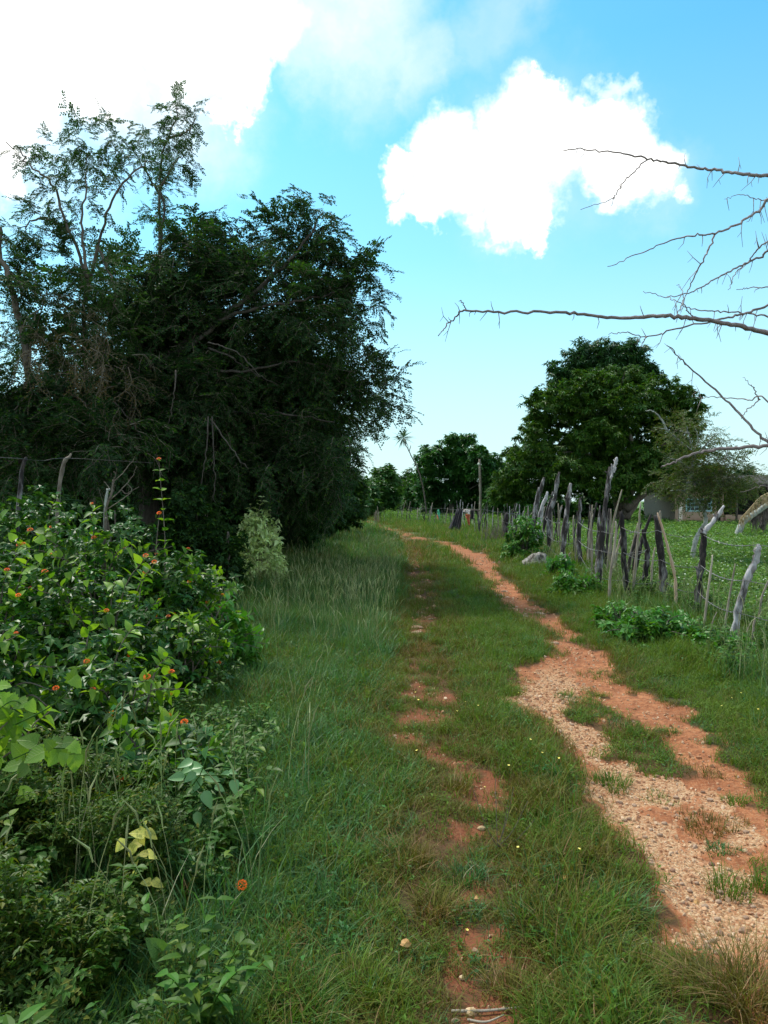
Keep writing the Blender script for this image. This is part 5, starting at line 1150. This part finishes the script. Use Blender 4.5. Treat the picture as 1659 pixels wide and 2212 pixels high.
for k in range(3):
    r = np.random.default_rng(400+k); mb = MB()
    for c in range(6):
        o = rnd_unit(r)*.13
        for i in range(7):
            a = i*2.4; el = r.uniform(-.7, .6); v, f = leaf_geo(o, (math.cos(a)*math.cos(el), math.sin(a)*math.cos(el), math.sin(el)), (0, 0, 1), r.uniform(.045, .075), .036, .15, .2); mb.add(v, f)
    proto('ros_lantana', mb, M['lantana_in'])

def leafy_bush(name, cat, label, x, y, rx, ry, h, seed, ncane, group, leaf='lan', lit=0.0, ls=(.06, .1), nfl=0, inner='ros_lantana', dens=90, pairs=6, spike=None, start=.45, up=.35, maxleaf=298, stem='bark'):
    r = np.random.default_rng(seed); gz = Hf(x, y); root = thing(name, label, cat, (x, y, gz), group); nl = 0; tips = []
    mb = MB()
    canes = []
    for i in range(ncane):
        a = r.uniform(0, 2*PI); 
        if r.random() < .35: a = -PI/2+r.normal(0, .9)
        e = math.asin(r.uniform(.12, .98)); k = r.uniform(.85, 1.12)
        end = np.array([x+rx*k*math.cos(a)*math.cos(e), y+ry*k*math.sin(a)*math.cos(e), gz+h*k*math.sin(e)])
        b = np.array([x+r.normal(0, .08), y+r.normal(0, .08), gz-.03]); m = b*.45+end*.55+np.array([0, 0, h*.22]); canes.append(spline([b, m, end], 14))
    if spike is not None: b = np.array([x, y, gz]); s = np.array(spike); canes.insert(0, spline([b, (b+s)/2+np.array([.05, 0, .1]), s], 18))
    for ci, q in enumerate(canes):
        mb.tube(q, lerp_r(.008, .002, len(q)), 5, 0, False); n = len(q)
        cum = np.linspace(start if not (spike is not None and ci == 0) else .55, 1, pairs+(3 if spike is not None and ci == 0 else 0))
        ph = r.uniform(0, PI)
        for w, t in enumerate(cum):
            i = t*(n-1); i0 = min(int(i), n-2); c = q[i0]+(q[i0+1]-q[i0])*(i-i0); tv = q[i0+1]-q[i0]; tv /= np.linalg.norm(tv)+1e-9
            s = np.cross(tv, [math.cos(ph+w*1.3), math.sin(ph+w*1.3), .4]); s /= np.linalg.norm(s)+1e-9
            for sg in (-1, 1):
                if nl >= maxleaf: break
                d = s*sg+tv*.45+np.array([0, 0, r.uniform(-.35, .25)]); size = r.uniform(*ls)*(1.05-.35*(t > .92))
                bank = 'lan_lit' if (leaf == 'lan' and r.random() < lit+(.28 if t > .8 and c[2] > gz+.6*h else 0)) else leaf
                me = LEAF[bank][r.integers(0, len(LEAF[bank]))]; place(root, 'leaf', me, c, d, np.array([r.normal(0, .35), r.normal(0, .35), 1]), size); nl += 1
        tips.append(q[-1])
    mb.build('stems', M[stem], root)
    sel = list(r.permutation(len(tips)))[:nfl]
    if spike is not None and nfl: sel = [0]+[q for q in sel if q != 0][:nfl-1]
    for i in sel:
        place(root, 'flower_head', FLOWER, tips[i]+np.array([0, 0, .015]), (1, 0, 0), (r.normal(0, .25), -.25+r.normal(0, .2), 1), r.uniform(.010, .019))
    # inner mass of small leaves nobody could count
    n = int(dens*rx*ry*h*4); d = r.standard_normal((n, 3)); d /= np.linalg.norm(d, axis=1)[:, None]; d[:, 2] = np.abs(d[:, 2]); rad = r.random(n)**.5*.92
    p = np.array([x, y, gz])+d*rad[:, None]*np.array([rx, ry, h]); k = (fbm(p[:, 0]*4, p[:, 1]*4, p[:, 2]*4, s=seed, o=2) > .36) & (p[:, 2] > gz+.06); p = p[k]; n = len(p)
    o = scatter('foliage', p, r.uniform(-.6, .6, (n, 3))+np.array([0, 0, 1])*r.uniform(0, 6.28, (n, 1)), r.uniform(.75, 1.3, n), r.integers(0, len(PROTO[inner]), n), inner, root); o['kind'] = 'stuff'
    return root
LG = 'orange flowering bushes of the left foreground'
def gp(px, py): return gxy(px, py)
for (x, y, rx, ry, h, seed, nc, nfl, lit, lab, spike) in [
    (-3.15, 6.9, .95, .7, 1.66, 1, 27, 7, .05, 'flowering bush at the left edge in front of the dark post, highest of its row', None),
    (-2.35, 6.5, .8, .7, 1.48, 2, 27, 9, .06, 'flowering bush around the leafless sapling', None),
    (-2.0, 6.9, .6, .6, 1.22, 3, 27, 7, .06, 'flowering bush with one long shoot rising above the rest, orange flower on its tip', P(343, 995, 6.8)),
    (-1.72, 7.4, .42, .45, .85, 4, 22, 5, .05, 'flowering bush at the right end of the back row, beside the pale bush', None),
    (-2.75, 5.3, .75, .6, 1.22, 5, 27, 9, .08, 'flowering bush in the middle row at the left edge', None),
    (-1.95, 5.5, .7, .6, 1.05, 6, 27, 9, .08, 'flowering bush in the middle of the thicket, widest spread', None),
    (-1.5, 5.8, .4, .45, .68, 7, 24, 5, .05, 'flowering bush nearest the grass on the right of the middle row', None),
    (-2.25, 4.2, .6, .5, .98, 8, 27, 7, .22, 'flowering bush with many yellow-green leaves at the left edge', None),
    (-1.6, 4.4, .5, .45, .72, 9, 26, 5, .10, 'low flowering bush above the dark hollow', None),
    (-1.75, 3.35, .42, .35, .62, 10, 22, 3, .3, 'front flowering bush at the left edge beside the big vine leaves', None),
    (-1.15, 3.9, .35, .35, .42, 11, 22, 3, .04, 'lowest flowering bush, touching the pale blue-leaved seedling', None)]:
    leafy_bush('flowering_bush', 'bush', lab, x, y, rx, ry, h, 4000+seed, nc, LG, lit=lit*1.8+.04, nfl=nfl+2, spike=spike)
x, y = gp(556, 1275); leafy_bush('pale_bush', 'bush', 'pale grey-green upright bush standing alone before the dark thicket', x, y, .5, .45, 1.42, 4100, 40, None, 'pale', ls=(.10, .15), inner='ros_pale', dens=330, pairs=5, start=.5)
x, y = gp(470, 1470); leafy_bush('leafy_bush', 'bush', 'bright green leafy bush at the edge of the grass, in front of the flowering bushes', x, y, .42, .35, .62, 4101, 30, None, 'shrub', ls=(.07, .11), inner='ros_shrub', dens=200, pairs=5)
for (px, py, w, h, Y0, lab) in [(1132, 1212, .62, 1.25, None, 'round bright green shrub by the fence behind the boulder'), (1400, 1392, .62, .42, None, 'low leafy shrub at the foot of the thick dark posts'), (1345, 1360, .4, .34, None, 'low leafy shrub left of the thick dark posts'), (1470, 1385, .4, .32, None, 'low leafy shrub at the foot of the dark post with the pale bent top'),
        (1245, 1290, .5, .42, None, 'low scrubby shrub in the grass below the grey posts'), (1205, 1260, .4, .5, None, 'small shrub between the boulder and the grey posts'), (1560, 1420, .35, .25, None, 'small leafy herb at the foot of the pale bent post')]:
    x, y = gp(px, py); leafy_bush('green_shrub', 'shrub', lab, x, y, w, w*.8, h, 4200+px, 24, 'green shrubs beside the stick fence', 'shrub', ls=(.05, .08) if y < 14 else (.09, .13), inner='ros_shrub', dens=260 if h < .6 else 110, pairs=5, maxleaf=240)

# ------------------------------------------------------------------ single plants in the near foreground
def picture_plant(name, label, d, leaves, stems, bank, root_pt, base_size=1.0, group=None, stem_mat='weed', zf=z4, mode=1.0):
    rx_, ry_ = zf(*root_pt); b = P(rx_, ry_, d); b[2] = Hf(b[0], d); root = thing(name, label, 'plant', tuple(b), group); r = np.random.default_rng(int(d*1000)+len(leaves))
    u = .7836*.54004*K/FOC*d
    for (x, y, s, ang) in leaves:
        c = P(*zf(x, y), d+r.uniform(-.06, .06)); a = math.radians(ang+r.uniform(-8, 8)); L_ = s*2*u*base_size
        dr = np.array([math.cos(a), -.35, math.sin(a)*.8]); up = np.array([r.normal(0, .2), -.75*mode, .75]); n = dr/np.linalg.norm(dr)
        place(root, 'leaf', LEAF[bank][r.integers(0, len(LEAF[bank]))], c-n*L_*.5, dr, up, L_)
    for st in stems:
        q = [P(*zf(x, y), d) for x, y in st]; q[-1][2] = q[-1][2] if q[-1][2] > b[2]+.15 else b[2]-.02
        s = spline(q, 12); mb = MB(); mb.tube(s, lerp_r(.0022, .0038, len(s)), 5); mb.build('stem', M[stem_mat], root, True)
    return root
picture_plant('yellow_leaved_plant', 'seedling with blotched pale yellow leaves in the dark weeds of the foreground', 2.75,
    [(612,998,40,225),(690,990,45,200),(672,1020,38,250),(770,940,38,-30),(705,935,42,160),(740,885,18,80),(730,925,30,100),(685,1090,40,245),(765,1045,38,-15),(730,1040,28,170),(748,1185,32,170),(803,1190,34,-20),(684,1142,15,250),(720,965,34,-60)],
    [[(735,890),(740,1000),(765,1100),(782,1240),(755,1400),(725,1560)], [(740,980),(690,960),(640,960)], [(750,1060),(710,1060),(690,1080)]], 'yellow', (725, 1590))
picture_plant('blue_leaved_plant', 'seedling with pale blue-green pointed leaves beside the grass', 3.3,
    [(1050,522,42,70),(945,582,42,200),(1000,592,40,0),(950,615,34,205),(1012,620,50,5),(900,650,44,185),(1148,632,26,180),(1188,624,26,-10),(1198,700,44,-70),(1000,690,50,240),(1085,655,45,-20),(1060,765,50,-60),(1010,865,40,-80),(1122,705,32,-30),(970,650,38,215)],
    [[(1050,560),(1020,640),(960,720),(900,830),(860,900),(838,985)], [(1010,640),(1080,640),(1150,640),(1195,660)], [(1000,660),(1040,720),(1060,740)]], 'blue', (800, 1080))
picture_plant('broad_leaved_plant', 'broad-leaved herb in the lower left foreground', 2.45,
    [(790,1512,58,120),(850,1598,76,-60),(695,1648,86,230),(852,1792,58,170),(935,1790,60,10),(790,1850,56,200),(775,1872,40,180),(1040,1540,40,80),(540,1722,60,190),(690,1890,50,230),(760,1700,60,20),(620,1800,50,200)],
    [[(795,1540),(800,1620),(770,1720),(780,1850)], [(850,1640),(800,1720),(780,1850)], [(900,1800),(880,1840),(870,1909)]], 'broad', (790, 1960))
picture_plant('corner_herb', 'large pointed green leaves at the left edge near the bottom', 2.3, [(-20,1640,90,-10),(60,1700,60,-15),(-10,1780,60,-40)], [[(-40,1640),(-60,1800)]], 'broad', (-60, 1950))
picture_plant('vine_leaves', 'cluster of large yellow-green vine leaves lit through at the left edge', 3.0,
    [(228,512,48,60),(345,520,56,-70),(290,472,42,10),(410,545,46,-50),(320,560,34,-100),(250,480,34,120),(385,500,36,-30),(142,462,50,160),(350,470,40,20),(170,540,54,200),(270,550,50,240),(380,580,44,-80),(60,590,48,190),(110,620,40,230),(90,510,44,120),(30,690,44,-60),(130,740,56,10)],
    [[(60,560),(180,510),(300,500),(430,500),(470,460)], [(200,520),(150,600),(60,640),(-60,700)]], 'vine', (60, 1010))
picture_plant('vine_leaves', 'spray of yellow-green leaves at the left edge above the large vine leaves', 3.3,
    [(30,240,38,120),(20,180,36,20),(70,260,36,-50),(160,290,34,-60),(150,350,34,-80),(20,370,70,250),(100,275,38,200),(370,140,50,80),(390,165,34,-40)],
    [[(-40,330),(60,260),(120,280)], [(370,180),(330,230),(240,300),(80,380)]], 'vine', (60, 900))
picture_plant('vine_leaves', 'scattered yellow-green leaves in the upper part of the left edge bushes', 4.6,
    [(60,-580,24,120),(210,-560,30,-30),(110,-520,22,200),(250,-590,18,10),(200,-610,26,160),(20,-700,26,60),(-10,-680,24,160),(200,-470,24,-80),(250,-500,18,220),(90,-640,18,230),(350,-380,20,-70),(380,-410,22,60),(420,-440,16,20),(440,-340,18,-80),(130,-400,24,190),(170,-420,20,20),(120,-360,20,240)],
    [[(60,-560),(140,-520),(240,-560)], [(380,-400),(330,-330),(260,-260)], [(130,-400),(180,-380),(260,-420)]], 'vine', (200, 500))
def grass_stalk():
    for st, lab in (([(590,1240),(592,1330),(588,1420),(600,1560),(590,1700)], 'tall bright grass blade standing above the broad-leaved herb'), ([(605,1405),(628,1450),(632,1560),(632,1680)], 'bent bright grass blade beside the tall one')):
        q = np.array([P(*z4(x, y), 2.55) for x, y in st]); b = q[-1].copy(); b[2] = Hf(b[0], b[1]); s = spline(list(q)+[b], 20)
        root = thing('tall_grass_plant', lab, 'grass', tuple(b)); mb = MB(); w = lerp_r(.002, .006, len(s)); V = []
        for i, p in enumerate(s): V += [p+np.array([-w[i], 0, 0]), p+np.array([w[i], .002, 0])]
        mb.add(V, [(2*i, 2*i+1, 2*i+3, 2*i+2) for i in range(len(s)-1)]); mb.build('blade', M['vine'], root)
        for k in range(3):
            i = 3+4*k; c = s[i]; sg = 1 if k % 2 else -1; q2 = [c, c+np.array([.05*sg, -.02, .05]), c+np.array([.13*sg, -.03, .02])]; V = []; ss = spline(q2, 8)
            for j, p in enumerate(ss): ww = .004*(1-j/len(ss))+.0005; V += [p+np.array([0, -ww, 0]), p+np.array([0, ww, ww])]
            m2 = MB(); m2.add(V, [(2*i, 2*i+1, 2*i+3, 2*i+2) for i in range(len(ss)-1)]); m2.build('side_blade', M['vine'], root)
grass_stalk()
# single orange flowers on stalks in the grass
for (px, py, hh, lab) in [(522, 1912, .16, 'single orange flower low in the grass left of the track'), (398, 1560, .3, 'single orange flower at the edge of the dark hollow')]:
    d = 2.9 if py > 1800 else 4.2; t = P(px, py, d); root = thing('orange_flower', lab, 'flower', (t[0], d, Hf(t[0], d))); mb = MB(); mb.tube(spline([(t[0]+.03, d, Hf(t[0], d)), tuple(t-np.array([0, 0, .08])), tuple(t)], 8), .002, 4); mb.build('stem', M['weed'], root)
    place(root, 'flower_head', FLOWER, t, (1, 0, 0), (0, -.5, .8), .017)

# grass tufts growing on the bare ruts
def tuft(px, py, w, hgt, n, mat, lab, name='grass_tuft', spread=1.0, seed=0, wid=.004, group='grass tufts on the bare ruts'):
    x, y = gp(px, py); u = unit(y); r = np.random.default_rng(2000+seed); mb = MB(); hgt *= .75; n = int(n*1.2)
    for i in range(n):
        a = r.uniform(0, 6.28); rr = w*u*(.95+.3*math.sin(3*a+seed))*math.sqrt(r.random()); h = hgt*r.uniform(.35, 1.15); bx, by = x+rr*math.cos(a), y+rr*math.sin(a)*1.1
        v0 = len(mb.v); blade(mb, r, 0, 0, h, r.uniform(.25, 1.1)*spread, wid*r.uniform(.7, 1.2), 0, 4, a+r.normal(0, 1.1)); mb.v[-1] = mb.v[-1]+np.array([bx, by, Hf(bx, by)-.005])
    o = mb.build(name, M[mat]); tag(o, lab, 'grass tuft', group); return o
for i, t in enumerate([(1325,1680,42,.13,240,'grass','brownish-green tuft between the gravel and the near grass hump'), (1405,1652,24,.05,140,'grass','small bright green tuft alone on the pale gravel'), (1530,1765,66,.08,360,'grass_dry','wide flat dry tuft across the right rut'),
    (1556,1815,34,.06,170,'grass_blue','small bluish tuft below the wide dry one'), (1572,1905,46,.17,120,'grass','spiky dark tuft with stiff blades at the right edge of the rut'), (1645,1900,34,.16,120,'grass','spiky tuft cut by the right edge of the picture'),
    (1300,1455,44,.09,220,'grass','long tuft between the red and the pale strip, upper one'), (1230,1505,34,.07,160,'grass_blue','bluish tuft on the top of the gravel'), (1270,1530,34,.07,160,'grass','green tuft on the upper gravel'), (1345,1572,52,.11,280,'grass_dry','rusty green tuft between red strip and gravel'),
    (1420,1705,36,.05,120,'grass','flat green tuft along the lower edge of the brown one'), (985,1700,40,.16,200,'grass_dry','spreading tuft at the left side of the left rut'), (880,1860,60,.17,280,'grass_dry','brownish arching tuft left of the left rut'), (1050,1560,40,.12,200,'grass','green tuft in the upper left rut'),
    (940,1960,60,.15,300,'grass_dry','wide brown tuft in the middle of the left rut'), (870,1700,40,.15,220,'grass','green tuft beside the upper left rut'), (1150,2000,60,.14,260,'grass_blue','long-bladed arching grass on the near hump'), (1010,1890,50,.12,220,'grass_blue','dewy tuft across the left rut'),
    (1370,1470,40,.10,200,'grass_dry','brown tuft at the right bank of the red strip'), (1200,1420,30,.08,150,'grass','small tuft above the gravel'), (1590,1720,30,.08,140,'grass','small tuft at the right bank of the gravel'), (790,2130,70,.15,300,'grass','leaning grass clump left of the bare earth at the bottom')]):
    tuft(*t, seed=i)
tuft(1610, 2160, 110, .27, 800, 'grass_dry', 'large brownish tussock in the lower right corner', 'tussock', 1.2, 50, .0035, None)
for i, (px, py, w, h, n, mat, lab) in enumerate([(1200,2200,80,.15,420,'grass','dense green clump at the bottom edge right of the bare earth'), (1330,2190,80,.17,420,'grass','dark green clump at the bottom edge between the ruts'), (1400,2120,60,.13,300,'grass_dry','yellowish clump leaning over the lower edge of the gravel'),
        (1110,2130,60,.13,300,'grass_dry','tawny fine-bladed clump bordering the bare earth'), (1280,2060,70,.14,320,'grass_blue','bluish clump on the crest of the near hump'), (1340,1960,60,.13,280,'grass_blue','bluish clump along the left side of the gravel'), (1230,1960,60,.11,260,'grass','short clump in the middle of the near hump'), (640,2180,90,.2,420,'grass','broad green clump at the bottom left of the track'), (560,2060,60,.16,260,'grass_dry','tawny clump beside the broad-leaved herb')]):
    tuft(px, py, w, h, n, mat, lab, 'grass_clump', 1.2, 60+i, .0042, 'grass clumps in the near foreground')

# sticks, fallen leaves, dry weed stems
def stick(pts, r0, lab, nm='dry_stick'):
    q = []
    for (px, py) in pts: x, y = gp(px, py); q.append((x, y, Hf(x, y)+.012))
    s = spline(q, 10); mb = MB(); mb.tube(s, lerp_r(r0, r0*.6, len(s)), 6, lump=.08, seed=3); tag(mb.build(nm, M['stake'], None, True), lab, 'stick')
stick([(975,2166),(1050,2172),(1130,2170)], .005, 'long dry stick lying across the bare earth at the bottom'); stick([(1010,2190),(1050,2198),(1090,2185)], .004, 'short dry stick below the long one'); stick([(845,1995),(870,2010),(890,2040)], .004, 'thin dry stick in the grass left of the left rut')
def fallen(px, py, s, lab, rot=0, tilt=.8):
    x, y = gp(px, py); z = Hf(x, y)+.05; mb = MB(); n = 12; V = [(0, 0, .1*s)]
    for i in range(n): a = i/n*6.283; k_ = 1+.14*math.sin(3*a+px)+.1*math.sin(5*a+py); V.append((math.cos(a)*s*k_, math.sin(a)*s*.75*k_, .25*s*math.sin(2*a)))
    mb.add(V, [(0, i+1, (i+1) % n+1) for i in range(n)]); o = mb.build('fallen_leaf', M['fallen']); o.location = (x, y, z); o.rotation_euler = (tilt, .1, rot); md = o.modifiers.new('thickness', 'SOLIDIFY'); md.thickness = .0015; tag(o, lab, 'leaf')
fallen(876, 2050, .018, 'round orange fallen leaf resting on the grass left of the left rut'); fallen(1222, 1926, .012, 'small orange fallen leaf standing in the near grass hump', .4, 1.2); fallen(1030, 1955, .012, 'rusty fallen leaf beside the left rut', 1, .3)
fallen(1505, 1955, .012, 'small rust leaf below the spiky tuft', .3, .9)
def dry_weed():
    x, y = gp(1075, 1830); root = thing('dry_weed', 'bare reddish weed stems in the hump left of the gravel', 'weed', (x, y, Hf(x, y))); 
    for i, (px, py) in enumerate([(1070,1680),(1110,1700),(1100,1720),(1155,1770),(1020,1700),(1140,1730)]):
        q = [(x, y, 0), tuple((P(px, py, y)+np.array([x, y, 0]))/2+np.array([0, 0, -.03])), tuple(P(px, py, y))]; mb = MB(); s = spline(q, 8); mb.tube(s, lerp_r(.002, .0009, len(s)), 4); mb.build('stem', M['bark'], root)
dry_weed()
def brush():
    x, y = gp(1085, 1195); y = 27; root = thing('dead_brush', 'grey heap of leafless brush at the fence left of the round shrub', 'brush', (x, y, 0)); r = np.random.default_rng(6); mb = MB()
    x = P(1085, 1190, y)[0]; root.location = (x, y, 0)
    for i in range(130):
        a = np.array([x+r.normal(0, .45), y+r.normal(0, .3), 0]); e = a+np.array([r.normal(0, .2), r.normal(0, .2), r.uniform(.4, 1.0)]); mb.tube([a, (a+e)/2+r.normal(0, .04, 3), e], [.009, .006, .003], 3)
    o = mb.build('twigs', M['bark'], root); o['kind'] = 'stuff'
brush()
